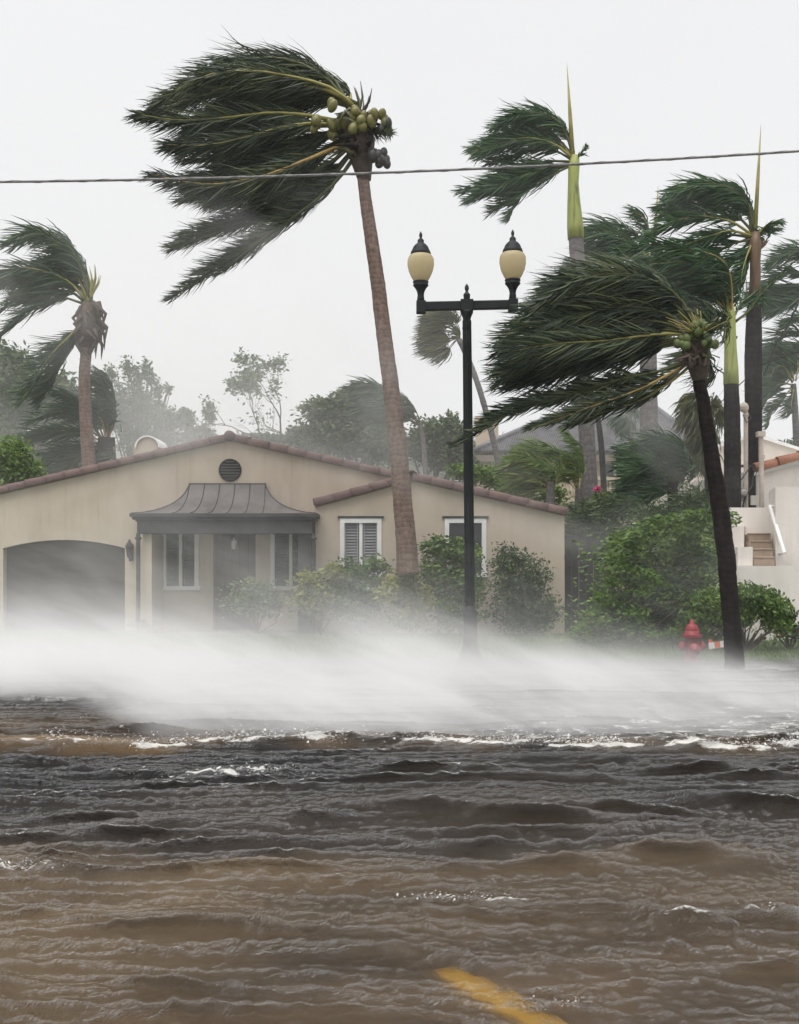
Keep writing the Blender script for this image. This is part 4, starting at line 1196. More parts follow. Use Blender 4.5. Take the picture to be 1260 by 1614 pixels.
def palm(name, label, D, trunk_px, tmat, fronds, lm, rm, seed, fill=10, leaf=.75, dens=26, group='palms thrashing in the wind', width=.017, r0=.035,
         yspan=1.3, below=.62, spread=.55, s0=.14, wmix=.75, rings=.012, jit=9, wob=0., ringn=90, fillmat=None, gaps=()):
    rg = np.random.default_rng(seed)
    b = trunk_px[-1]
    root = thing(name, label, 'palm tree', (xat(b[0], D), D, zat(b[1], D)), {'coconut_palm': 'coconut palms bent by the storm', 'royal_palm': 'royal palms bent by the storm', 'areca_palm': 'clump palms in the gardens'}[name])
    if tmat: trunk(root, trunk_px, D, tmat, ringamp=rings, seed=seed, wob=wob, n=ringn)
    specs = []
    for f in fronds:
        pts = f[0]; rib = f[1] if len(f) > 1 and f[1] else rm
        bl = f[2] if len(f) > 2 and f[2] is not None else below
        lf = f[4] if len(f) > 4 else 1.0
        wm = f[5] if len(f) > 5 else wmix
        yo = f[3] if len(f) > 3 and f[3] is not None else rg.uniform(-1, 1)*yspan
        specs.append((np.array(pts, float), rib, bl, yo, lf, wm))
    def make(pts, rib, bl, yo, lf, wm, mat, sc=1.0):
        k = len(pts); t = np.linspace(0, 1, k)
        Dy = D + yo*t**1.2
        P3 = np.stack([(pts[:,0]-630)/F*D, Dy, CZ + (HOR - pts[:,1])/F*D], 1)
        frond(root, P3, rg, mat, rib, leaf=leaf*sc*lf, dens=dens, below=bl, spread=spread, width=width, r0=r0*sc, s0=s0, wmix=wm)
    for sp_ in specs: make(*sp_, lm, 1.0)
    def resamp(p, k=7):
        s = np.r_[0, np.cumsum(np.hypot(*np.diff(p, axis=0).T))]; u = np.linspace(0, s[-1], k)
        return np.stack([np.interp(u, s, p[:,0]), np.interp(u, s, p[:,1])], 1)
    main = [s for s in specs if len(s[0]) >= 4]
    ok = [j for j in range(len(main)-1) if j not in gaps]
    for i in range(fill):
        j = ok[rg.integers(0, len(ok))]; t = rg.uniform(.25, .75)
        a, c = resamp(main[j][0]), resamp(main[j+1][0])
        pts = a*(1-t) + c*t
        e = rg.uniform(.72, 1.0)
        pts = pts[0] + (pts - pts[0])*e
        pts = pts + np.cumsum(rg.normal(0, jit*.3, pts.shape), axis=0)
        make(pts, M['midrib_dark'], main[j][2]*(1-t) + main[j+1][2]*t, rg.uniform(-.2,1)*yspan, min(main[j][4], main[j+1][4]), wmix, fillmat or lm, rg.uniform(.85, 1.05))
    return root

def spear(root, px0, py0, px1, py1, D, w_px, mat):
    m = MB(); a, b_ = at(px0, py0, D), at(px1, py1, D)
    m.tube([a, a.lerp(b_, .5), b_], [w_px*D/F/2, w_px*D/F/2*.7, .004], 6)
    return m.build('spear_leaf', mat, root, True)

def sphere_mesh(name, mat, r=1.0, sx_=1.0, nseg=14, nring=9):
    m = MB(); prof = [(max(.001, r*math.sin(math.pi*i/nring)), -r*math.cos(math.pi*i/nring)*sx_) for i in range(nring+1)]
    m.lathe(prof, 0, 0, nseg); o = m.build(name, mat, None, True); me = o.data; bpy.data.objects.remove(o); return me
nut = sphere_mesh('coconut', M['coconut'], .105, 1.15)
nut_g = sphere_mesh('coconut', mat_noise('young_coconut', (.05,.075,.02), (.10,.13,.035), 7, .45, .2, .005), .105, 1.15)
nut_d = sphere_mesh('coconut', M['coconut_dark'], .10, 1.15)

# ---- main coconut palm
D = 23.0
main_fr = [
    ([(552,168),(548,135),(520,112),(470,101)], M['midrib'], .5, 1.2),
    ([(548,172),(525,125),(470,90),(395,75),(320,92),(262,140)], M['midrib_dark'], .75, .5),
    ([(550,172),(515,128),(450,98),(370,100),(300,130),(245,172)], M['midrib_dark'], .7, -.3),
    ([(562,172),(520,145),(450,134),(380,135),(310,155),(238,205)], M['midrib'], .72, -1.3),
    ([(560,170),(525,150),(460,144),(390,150),(310,172),(225,212)], M['midrib'], .72, -1.0),
    ([(535,192),(480,188),(420,192),(350,208),(280,222),(212,222)], M['midrib'], .65, -1.4),
    ([(548,200),(500,200),(450,210),(380,235),(320,255),(258,262)], M['midrib'], .65, -1.2),
    ([(565,205),(520,225),(470,250),(410,268),(340,290),(258,300)], M['midrib_dark'], .55, .5),
    ([(550,225),(515,243),(460,272),(400,300),(320,318),(238,312)], M['midrib_orange'], .65, -1.4),
    ([(570,215),(545,245),(490,290),(420,325),(340,345),(235,378)], M['midrib_dark'], .5, .6),
    ([(572,220),(552,258),(510,305),(450,350),(378,397),(322,430),(254,478)], M['midrib_dark'], .25, -.4, .85),
    ([(568,218),(535,262),(480,320),(420,362),(370,398),(318,430)], M['midrib_dark'], .3, .2, .8),
    ([(574,205),(592,212),(606,216),(622,228)], M['midrib_dark'], .5, -.6, .4, .15),
]
main_fr = [tuple([[(565 + (x_ - 565)*.925, y_) for x_, y_ in f_[0]]] + list(f_[1:])) for f_ in main_fr]
mp_ = palm('coconut_palm', 'tallest coconut palm, full of green coconuts, bent trunk rising before the house', D,
     [(570,225,20),(574,290,19),(586,380,22),(600,480,24),(614,590,26),(626,690,29),(635,790,31),(640,850,33),(643,905,37)], M['trunk_coconut'],
     main_fr, M['palm_leaf'], M['midrib'], 7, fill=24, leaf=.84, dens=60, below=.6, spread=.5, r0=.06, width=.0110, gaps=(0, 4, 9, 11, 12), ringn=150, wob=.012)
rr = random.Random(3)
for (px, py, cnt, me, sp_) in ((535,190,7,nut,24), (508,208,5,nut,20), (568,190,8,nut,20), (600,190,7,nut,14), (562,205,4,nut,14), (598,245,9,nut_d,12), (606,200,4,nut_d,10)):
    c = at(px, py, D - .35)
    for i in range(cnt):
        o_ = Vector((rr.uniform(-1,1), rr.uniform(-.6,.6), rr.uniform(-1,1)))*(sp_*D/F)
        s = rr.uniform(.85, 1.15)
        inst(me, 'coconut', mp_, Matrix.Translation(c + o_) @ Matrix.Rotation(rr.uniform(-.6,.6), 4, 'X') @ Matrix.Rotation(rr.uniform(-.6,.6), 4, 'Y') @ Matrix.Diagonal((s*rr.uniform(.78,.95), s*.88, s*rr.uniform(.95,1.15), 1)))
def heart(root, px, py, D, n, length, mat, seed, lean=0.0, wid=.05, spr=.6):
    """upright stubs, sheaths and fibres in the crown's heart"""
    rg = np.random.default_rng(seed)
    for i in range(n):
        c = at(px, py, D); a = rg.uniform(-spr, spr) + lean
        d = Vector((math.sin(a), rg.uniform(-.3,.3), math.cos(a))).normalized(); L = length*rg.uniform(.55, 1.1)
        m = MB(); k = Vector((math.cos(a), 0, -math.sin(a)))*wid
        p0, p1, p2 = c + k*rg.uniform(-1,1), c + d*L*.6, c + d*L + Vector((-.12*L, 0, 0))
        k2 = Vector((0, .03, 0))
        m.tube([p0 - d*.2, p0, p1, p2], [wid*.8, wid*.8, wid*.5, .006], 5)
        m.build('leaf_sheath', mat[i % len(mat)], root, True)
heart(mp_, 566, 190, D, 9, .75, [M['palm_leaf'], M['fibre'], M['midrib_dark']], 5, .1)
# fibrous boot under the crown
m = MB(); c = [at(*k, D) for k in ((575,285),(571,255),(566,225),(562,195),(560,175))]
m.tube(c, [.13,.22,.33,.30,.12], 12); m.build('crown_boot', M['fibre'], mp_, True)
rg = np.random.default_rng(24)
for i in range(22):
    m = MB(); a = at(569 + rg.uniform(-16,16), rg.uniform(180,262), D - .34 + rg.uniform(-.05,.2)); sg = 1 if a.x > xat(569, D) else -1
    m.tube([a, a + Vector((sg*rg.uniform(.02,.2), -.03, rg.uniform(.0,.25))), a + Vector((sg*rg.uniform(.1,.5)-.1, -.02, rg.uniform(-.2,.5)))], [.06,.045,.006], 5)
    m.build('dead_sheath', (M['fibre'], M['midrib_dark'], M['trunk_dark'])[i % 3], mp_, True)

# ---- left coconut palm behind the house
D = 32.0
left_fr = [
    ([(140,470),(130,420),(105,378),(60,362),(8,382)], M['midrib_dark'], .75, .5),
    ([(142,470),(122,408),(92,385),(55,372),(20,398)], M['midrib_dark'], .7, -.8),
    ([(138,470),(110,420),(70,412),(30,420),(-8,440)], M['midrib'], .72, .7),
    ([(134,472),(110,445),(70,430),(30,428),(-15,446)], M['midrib'], .72, -.6),
    ([(130,478),(95,468),(55,478),(20,500),(-10,530)], M['midrib_dark'], .85, .3),
    ([(134,500),(112,530),(85,560),(62,600),(40,640)], M['midrib'], .35, -.5),
    ([(130,505),(108,545),(80,585),(48,625)], M['midrib_dark'], .4, .5),
]
lp = palm('coconut_palm', 'coconut palm with brown fibrous skirt behind the left roof slope', D,
     [(141,490,18),(137,540,17),(133,600,18),(136,670,20),(141,745,22)], M['trunk_coconut'], left_fr, M['palm_leaf_far'], M['midrib'], 17, fill=9, leaf=.95, dens=32, below=.72, width=.017, r0=.05)
heart(lp, 142, 468, D, 8, 1.0, [M['midrib'], M['midrib'], M['palm_leaf_far']], 15, .25, .05, .5)
m = MB(); m.tube([at(136,552,D), at(138,530,D), at(140,505,D), at(142,478,D)], [.13,.30,.34,.18], 14); m.build('fibre_skirt', M['fibre'], lp, True)
rg = np.random.default_rng(4)
for i in range(40):
    m = MB(); a = at(140 + rg.uniform(-16,18), rg.uniform(474,532), D - .3 + rg.uniform(-.2,.3)); m.tube([a, a + Vector((rg.uniform(.02,.30)*(1 if a.x > xat(140,D) else -1), 0, -.25)), a + Vector((rg.uniform(-.1,.2), 0, -.65))], [.06,.05,.006], 5)
    m.build('dead_sheath', M['fibre'], lp, True)

# ---- short palm behind it
D = 33.5
sp_fr = [
    ([(168,690),(166,645),(160,610),(150,585),(128,588)], M['midrib_dark'], .6, 1.2),
    ([(168,690),(178,645),(172,610),(155,584)], M['midrib_dark'], .5, .8),
    ([(160,690),(130,655),(90,640),(40,660)], M['midrib_dark'], .7, .4),
    ([(160,695),(125,682),(90,680),(50,690),(10,720)], M['midrib_orange'], .75, -.4),
    ([(160,698),(120,700),(85,715),(55,750)], M['midrib_dark'], .7, .2),
    ([(160,705),(125,720),(95,745),(75,775)], M['midrib_dark'], .6, -.2),
    ([(172,690),(180,665),(184,645),(190,652)], M['midrib_orange'], .5, -.5),
    ([(176,700),(184,715),(186,745)], M['midrib_orange'], .5, -.5),
    ([(172,705),(180,725),(178,755)], M['midrib_orange'], .5, -.5),
]
sp2 = palm('coconut_palm', 'short palm with orange leaf stalks low behind the left roof slope', D, [(168,690,26),(168,730,30),(168,790,32)], M['trunk_dark'], sp_fr, M['palm_leaf_far'], M['midrib_orange'], 27, fill=10, leaf=1.0, dens=30, below=.65, width=.02, r0=.045)
heart(sp2, 168, 695, D, 7, .9, [M['midrib_orange'], M['fibre']], 16, .1, .06, .4)

# ---- royal palm with the spray drifting past (centre right)
D = 33.0
ra_fr = [
    ([(905,240),(895,205),(870,178),(835,170),(790,192)], M['midrib_dark'], .72, .4),
    ([(903,242),(885,200),(855,185),(815,188),(775,215)], M['midrib_dark'], .7, -.6),
    ([(902,248),(880,222),(845,206),(795,212),(742,228)], M['midrib'], .65, .3),
    ([(903,250),(875,230),(830,222),(785,235),(742,250)], M['midrib'], .6, -.6),
    ([(903,255),(870,252),(820,258),(770,280),(726,292)], M['midrib_dark'], .55, .5),
    ([(902,258),(865,262),(820,280),(775,300),(738,318)], M['midrib_dark'], .5, -.3),
    ([(902,260),(870,275),(838,292),(815,315),(803,342)], M['midrib_dark'], .4, .2),
    ([(908,252),(916,244),(923,237)], M['midrib_dark'], .5, -.4, .3, .1),
]
ra = palm('royal_palm', 'royal palm with tall spear leaf and pale trunk, above the street lamp', D,
     [(908,372,23),(911,420,24),(916,520,25),(921,600,25),(926,700,25),(931,800,28)], M['trunk_royal'], ra_fr, M['palm_leaf_royal'], M['midrib'], 37, fill=10, leaf=.85, dens=36, below=.62, width=.017, r0=.05)
m = MB(); m.tube([at(*k, D) for k in ((908,376),(907,355),(905,320),(904,290),(905,262),(907,245))], [.235,.235,.19,.155,.165,.12], 14); m.build('crownshaft', M['crownshaft'], ra, True)
spear(ra, 904, 262, 894, 100, D, 9, M['midrib'])

# ---- royal palm at right with the tall dark trunk
D = 27.0
rb_fr = [
    ([(1190,362),(1186,325),(1165,298),(1120,285),(1080,292),(1042,322)], M['midrib_dark'], .72, .3),
    ([(1188,364),(1175,318),(1140,298),(1095,298),(1050,318)], M['midrib_dark'], .7, -.5),
    ([(1188,366),(1165,340),(1130,320),(1085,322),(1048,330)], M['midrib_dark'], .65, .4),
    ([(1186,370),(1150,350),(1100,344),(1050,358),(1010,390)], M['midrib'], .6, -.4),
    ([(1186,372),(1150,366),(1110,378),(1070,395),(1030,410)], M['midrib'], .55, -.6),
    ([(1186,376),(1150,385),(1115,405),(1080,420)], M['midrib_dark'], .5, .4),
    ([(1188,378),(1175,405),(1165,430),(1158,455)], M['midrib'], .4, -.5),
    ([(1190,378),(1180,415),(1175,440),(1168,470)], M['midrib_dark'], .4, .3),
    ([(1192,372),(1205,358),(1218,352),(1228,354)], M['midrib'], .97, -.3, .5, .12),
    ([(1192,374),(1206,364),(1220,358),(1229,356)], M['midrib'], .97, .1, .5, .12),
]
rb = palm('royal_palm', 'tallest royal palm of the right cluster, nearly black trunk behind the tile roof corner', D,
     [(1190,470,20),(1189,500,24),(1188,560,27),(1188,650,27),(1187,760,28),(1187,885,32)], M['trunk_wet'], rb_fr, M['palm_leaf_royal'], M['midrib'], 47, fill=9, leaf=.75, dens=36, below=.65, width=.0165, r0=.045)
m = MB(); m.tube([at(*k, D) for k in ((1190,476),(1191,440),(1191,410),(1191,385),(1191,366))], [.15,.13,.125,.15,.09], 12); m.build('crownshaft', M['crownshaft_old'], rb, True)
heart(rb, 1192, 395, D, 5, .5, [M['fibre'], M['crownshaft_old']], 18, .2, .07, .8)
spear(rb, 1190, 375, 1200, 196, D, 8, M['midrib'])

# ---- royal palm with bright green crownshaft
D = 24.5
rc_fr = [
    ([(1152,500),(1148,465),(1125,430),(1080,408),(1030,402),(985,420)], M['midrib_dark'], .65, .5),
    ([(1152,500),(1140,458),(1110,430),(1065,420),(1015,428)], M['midrib'], .62, -.6),
    ([(1150,502),(1130,470),(1100,448),(1055,440),(1005,455),(960,470)], M['midrib'], .6, .4),
    ([(1150,504),(1120,485),(1085,475),(1045,480),(1000,500)], M['midrib_dark'], .55, -.3),
    ([(1150,506),(1125,502),(1095,508),(1060,520)], M['midrib_dark'], .5, .4),
    ([(1156,502),(1172,475),(1196,462),(1212,470)], M['midrib_dark'], .8, .4, .8, .2),
    ([(1150,508),(1120,525),(1095,552),(1070,590)], M['midrib_dark'], .5, .7),
    ([(1158,508),(1180,490),(1200,462),(1240,422)], M['midrib_dark'], .5, -.3, .16, .0),
    ([(1152,500),(1149,466),(1138,436),(1115,422),(1085,420)], M['midrib_orange'], .6, -1.2),
    ([(1152,498),(1146,462),(1120,425),(1075,404),(1020,398),(965,412)], M['midrib_dark'], .7, -.8),
]
rc = palm('royal_palm', 'royal palm with bright yellow green crownshaft beside the nearly black trunk', D,
     [(1153,600,22),(1154,640,25),(1155,700,26),(1155,800,27),(1155,900,30)], M['trunk_wet'], rc_fr, M['palm_leaf_royal'], M['midrib'], 57, fill=9, leaf=.72, dens=36, below=.6, width=.0165, r0=.045)
m = MB(); m.tube([at(*k, D) for k in ((1153,606),(1153,580),(1152,550),(1151,520),(1151,498),(1151,480))], [.165,.15,.13,.125,.12,.08], 14); m.build('crownshaft', M['crownshaft'], rc, True)
heart(rc, 1150, 525, D, 6, .35, [M['fibre'], M['crownshaft_old']], 19, .0, .06, 1.2)

# ---- hidden royal palm behind the cluster
D = 36.0
rd_fr = [
    ([(1018,400),(1005,370),(975,350),(945,348),(918,372)], M['midrib_dark'], .7, .4),
    ([(1018,402),(990,378),(955,368),(915,380)], M['midrib_dark'], .65, -.4),
    ([(1015,405),(985,390),(950,388),(900,412)], M['midrib'], .6, .3),
    ([(1015,410),(980,408),(940,420),(890,440)], M['midrib_dark'], .55, -.5),
    ([(1020,400),(1022,368),(1012,348),(996,342)], M['midrib_orange'], .4, -.5),
]
rd = palm('royal_palm', 'far royal palm whose crown pokes out behind the front palm fronds', D,
     [(1020,440,22),(1022,540,26),(1023,640,28),(1024,720,28),(1024,800,30)], M['trunk_royal'], rd_fr, M['palm_leaf_royal'], M['midrib'], 67, fill=8, leaf=.95, dens=30, below=.62, width=.02, r0=.05)
m = MB(); m.tube([at(*k, D) for k in ((1020,446),(1019,420),(1018,395))], [.22,.17,.1], 12); m.build('crownshaft', M['crownshaft'], rd, True)
spear(rd, 1030, 400, 1038, 292, D, 7, M['midrib'])

# ---- front coconut palm, leaning, nearly black
D = 17.4
rf_fr = [
    ([(1098,520),(1075,478),(1030,440),(970,422),(910,428),(865,450)], M['midrib_dark'], .7, .4),
    ([(1098,522),(1068,470),(1010,440),(940,440),(880,462),(830,500)], M['midrib_dark'], .68, -.5),
    ([(1096,524),(1060,480),(1000,455),(930,460),(860,480),(800,520)], M['midrib'], .62, .5),
    ([(1094,526),(1050,495),(990,485),(920,495),(850,520),(780,560)], M['midrib_dark'], .6, -.3),
    ([(1094,530),(1040,512),(975,515),(900,535),(840,560),(785,600)], M['midrib_dark'], .6, .2),
    ([(1092,534),(1060,528),(1010,534),(940,545),(870,552),(795,568)], M['midrib'], .55, -.7),
    ([(1092,538),(1050,545),(990,558),(920,572),(860,590),(800,600)], M['midrib_dark'], .5, .4),
    ([(1088,566),(1050,580),(1000,598),(930,612),(860,625),(800,640),(755,672)], M['midrib_dark'], .45, .3, .62),
    ([(1088,572),(1055,590),(1000,618),(940,640),(890,660),(830,680)], M['midrib_orange'], .4, -.5, .55),
    ([(1090,575),(1060,600),(1010,630),(960,645),(900,665)], M['midrib'], .4, .4, .55),
    ([(1086,570),(1040,585),(970,600),(880,628),(800,655),(715,702)], M['midrib_dark'], .42, -.1, .5),
    ([(1100,535),(1122,515),(1140,512)], M['midrib_dark'], .5, -.3),
    ([(1102,545),(1120,560),(1135,585)], M['midrib_dark'], .5, .3),
]
rf = palm('coconut_palm', 'leaning coconut palm nearest the street, black curved trunk right of the hydrant', D,
     [(1098,545,20),(1102,590,19),(1110,640,21),(1121,710,24),(1134,790,27),(1144,870,28),(1151,950,28),(1157,1020,29),(1160,1066,32)], M['trunk_dark'],
     rf_fr, M['palm_leaf'], M['midrib'], 77, fill=22, gaps=(6, 7, 8, 9, 10, 11, 12), leaf=.80, dens=54, below=.58, spread=.55, r0=.036, width=.0115, yspan=1.1, ringn=150, wob=.012)
heart(rf, 1098, 528, D, 8, .5, [M['midrib'], M['palm_leaf_royal'], M['fibre']], 25, .15, .03, .7)
m = MB(); m.tube([at(*k, D) for k in ((1104,600),(1101,575),(1098,550),(1096,525),(1092,510))], [.11,.17,.22,.20,.08], 12); m.build('crown_boot', M['fibre'], rf, True)
rg = np.random.default_rng(14)
for i in range(20):
    m = MB(); a = at(1099 + rg.uniform(-11,11), rg.uniform(528,585), D - .22 + rg.uniform(-.05,.1)); sg = 1 if a.x > xat(1099, D) else -1
    m.tube([a, a + Vector((sg*rg.uniform(.02,.16), -.03, rg.uniform(-.05,.2))), a + Vector((sg*rg.uniform(.1,.32)-.08, -.02, rg.uniform(-.2,.3)))], [.045,.035,.005], 5)
    m.build('dead_sheath', M['fibre'] if i % 3 else M['midrib_dark'], rf, True)
for (px, py, cnt, sp_) in ((1074,538,5,9), (1102,520,7,13), (1120,540,4,10)):
    c = at(px, py, D - .28)
    for i in range(cnt):
        inst(nut_g, 'coconut', rf, Matrix.Translation(c + Vector((rr.uniform(-1,1), rr.uniform(-.5,.5), rr.uniform(-1,1)))*(sp_*D/F)) @ Matrix.Rotation(rr.uniform(-.6,.6), 4, 'Y') @ Matrix.Scale(rr.uniform(.45,.7), 4))
m = MB(); rg = np.random.default_rng(8)
for i in range(26):   # flower sprays
    a = at(1100, 530, D-.25); d = Vector((rg.uniform(-.5,.5), rg.uniform(-.3,.1), rg.uniform(.1,.5)))
    m.tube([a, a + d*.5, a + d*.9 + Vector((-.06,0,-.04))], [.012,.008,.005], 4)
o = m.build('flower_spray', M['midrib'], rf, True); o['kind'] = 'stuff'

# ---- fan palms: a brush of stiff leaves
def fan_palm(label, D, trunk_px, tmat, clumps, lm, seed, n=260, L=.9, width=.02, skirt=None, dirn=(-1,.1,-.25)):
    rg = np.random.default_rng(seed); b = trunk_px[-1]
    root = thing('fan_palm', label, 'palm tree', (xat(b[0], D), D, zat(b[1], D)), 'fan palms behind the houses')
    trunk(root, trunk_px, D, tmat, seed=seed, n=50)
    for (cx, cy, rx, ry, hx_, hy_) in clumps:     # ellipse in px, hub px
        hub = np.array(at(hx_, hy_, D)); c = np.array(at(cx, cy, D))
        for g in range(7):
            nn = n//7
            a = rg.uniform(0, 6.28); rad = math.sqrt(rg.random())*.75
            tgt = c + np.array([math.cos(a)*rx*rad, rg.normal(0, .3)*rx*.5, math.sin(a)*ry*rad])*D/F
            hub2 = tgt + (hub - tgt)*.35
            d = nrmv((tgt - hub2)[None] + rg.normal(0, .42, (nn,3))*np.linalg.norm(tgt-hub2))
            wd = nrmv(np.array(dirn)[None] + rg.normal(0, .2, (nn,3)))
            ll = rg.uniform(.5, 1.1, nn)*L
            nr = nrmv(np.array([0,1.,0])[None] + rg.normal(0, .6, (nn,3)))
            V = np.zeros((nn,4,2,3)); q_ = np.repeat(hub2[None], nn, 0); prev = 0
            for k, (s, wv) in enumerate(((0,.4),(.35,1.),(.7,.8),(1.,.05))):
                dd = nrmv(d*(1-s*.8) + wd*s*.8); q_ = q_ + dd*(ll*(s-prev))[:,None]; prev = s
                wdv = nrmv(np.cross(dd, nr))*width*wv
                V[:,k,0] = q_ - wdv; V[:,k,1] = q_ + wdv
            Q = (np.arange(nn)[:,None,None]*8 + np.array([[0,1,3,2],[2,3,5,4],[4,5,7,6]])[None]).reshape(-1,4)
            fo = quad_mesh('fan_leaf', V.reshape(-1,3), Q, lm, root)
            m = MB(); m.tube([tuple(hub), tuple((hub+hub2)/2 + np.array([0,0,.05])), tuple(hub2)], [.022,.018,.012], 5); m.build('stalk', M['midrib_dark'], fo, True)
    return root
fan_palm('thin curved fan palm with olive brush crown blown left behind the lamp post', 40.0,
         [(724,535,9),(738,565,9),(755,610,9),(772,670,9.5),(785,725,10),(797,790,11)], M['trunk_royal'],
         [(690,508,36,22,726,528), (688,530,34,28,726,530), (688,548,30,20,726,532), (700,500,26,16,726,526)], M['palm_leaf_olive'], 81, n=420, L=.95, width=.022)
fan_palm('drooping fan palm with long hanging skirt behind the leaning black palm trunk', 29.0,
         [(1115,640,14),(1118,720,15),(1120,830,16)], M['trunk_wet'],
         [(1098,645,32,28,1115,640), (1105,690,24,36,1115,650), (1105,730,18,26,1115,660), (1120,640,30,22,1115,640)], M['palm_leaf_olive'], 82, n=520, L=.75, width=.018, dirn=(-.35,.1,-1))
fan_palm('thin dark stemmed palm in front of the grey tiled roof', 40.0,
         [(940,640,8),(948,700,9),(954,800,10)], M['trunk_wet'], [(925,635,26,18,940,640)], M['palm_leaf_far'], 83, n=200, L=.8, width=.02)
fan_palm('small mop headed palm against the grey tiled roof', 42.0,
         [(992,655,8),(996,690,9),(998,800,10)], M['trunk_royal'], [(984,664,20,24,992,655), (992,655,20,16,992,655)], M['palm_leaf_far'], 84, n=260, L=.7, width=.02, dirn=(-.5,.1,-.9))

# ---- palms at the right edge
D = 40.0
palm('coconut_palm', 'hazy palm fronds reaching in at the right edge above the others', D, [(1290,470,16),(1292,600,18),(1295,800,20)], M['trunk_royal'],
     [([(1290,440),(1270,405),(1245,400),(1205,425)], None, .6), ([(1290,445),(1260,425),(1230,430),(1195,462)], None, .6), ([(1288,450),(1255,450),(1225,462),(1200,485)], None, .5), ([(1288,455),(1262,470),(1240,480),(1215,492)], None, .45),
      ([(1292,440),(1285,400),(1262,390),(1232,402)], None, .6)], M['palm_leaf_far'], M['midrib_dark'], 91, fill=5, leaf=1.1, dens=26, width=.026, r0=.05)
D = 42.0
palm('coconut_palm', 'thin far palm with ragged crown at the right edge above the tile roof', D, [(1251,605,9),(1254,650,10),(1257,720,11)], M['trunk_royal'],
     [([(1252,600),(1245,565),(1225,550),(1205,575)], None, .6), ([(1250,602),(1232,580),(1212,585),(1200,605)], None, .6), ([(1250,606),(1228,606),(1210,620),(1200,640)], None, .55),
      ([(1250,610),(1230,630),(1215,645),(1205,672)], None, .5), ([(1252,610),(1240,640),(1232,655)], None, .5), ([(1255,600),(1262,570),(1258,545),(1240,535)], None, .6)], M['palm_leaf_far'], M['midrib'], 92, fill=4, leaf=.8, dens=26, width=.024, r0=.04)
palm('coconut_palm', 'far palm crown showing low at the right edge between trunk and roof', 44.0, [(1280,560,12),(1282,720,14)], M['trunk_royal'],
     [([(1282,545),(1265,520),(1240,525),(1215,555)], None, .6), ([(1282,550),(1262,545),(1240,558),(1212,580)], None, .6), ([(1280,555),(1260,575),(1240,590),(1218,602)], None, .5), ([(1285,540),(1280,510),(1260,500),(1235,512)], None, .6)], M['palm_leaf_far'], M['midrib_dark'], 93, fill=4, leaf=1.1, dens=24, width=.026)

# ---- clumping palms in the garden
D = 28.0
palm('areca_palm', 'dark green clump palm combed left by the wind behind the big hedge', D, [(1060,760,16),(1062,800,18),(1064,850,20)], M['trunk_wet'],
     [([(1066,760),(1060,710),(1035,690),(1005,700)], None, .6), ([(1064,760),(1048,720),(1015,712),(985,730)], None, .6), ([(1062,765),(1035,735),(1005,738),(975,755)], None, .6), ([(1060,770),(1030,755),(1000,765),(975,785)], None, .6),
      ([(1070,762),(1078,725),(1070,700),(1045,692)], None, .7), ([(1075,765),(1090,750),(1082,720),(1060,705)], None, .8), ([(1062,775),(1040,775),(1015,785),(995,800)], None, .5)], M['palm_leaf_royal'], M['midrib_dark'], 95, fill=26, leaf=.75, dens=44, below=.6, width=.016, r0=.02, group=None)
D = 29.5
palm('areca_palm', 'pale yellow green palm tuft in front of the distant house', D, [(868,760,12),(868,790,14),(868,830,16)], M['trunk_royal'],
     [([(872,765),(868,720),(845,698),(815,705)], None, .7), ([(870,765),(855,725),(830,712),(800,730)], None, .7), ([(868,768),(845,735),(815,728),(785,742)], M['midrib'], .7), ([(866,770),(840,752),(815,752),(790,770)], None, .65),
      ([(874,765),(884,740),(882,715),(860,700)], None, .7), ([(866,772),(850,770),(830,780),(815,795)], None, .5)], M['palm_leaf_yellow'], M['midrib'], 96, fill=14, leaf=.6, dens=38, below=.65, width=.016, r0=.022)
palm('areca_palm', 'small yellowing palm left of the slate coloured royal trunk', D+.8, [(912,770,10),(912,790,12),(912,830,14)], M['trunk_royal'],
     [([(912,770),(915,730),(905,690),(888,672)], M['midrib'], .6), ([(910,770),(905,735),(890,715),(872,722)], None, .6), ([(914,770),(920,735),(916,705),(900,690)], None, .6), ([(908,772),(895,755),(880,752),(868,765)], None, .5)],
     M['palm_leaf_yellow'], M['midrib'], 97, fill=8, leaf=.45, dens=34, below=.6, width=.014, r0=.018)

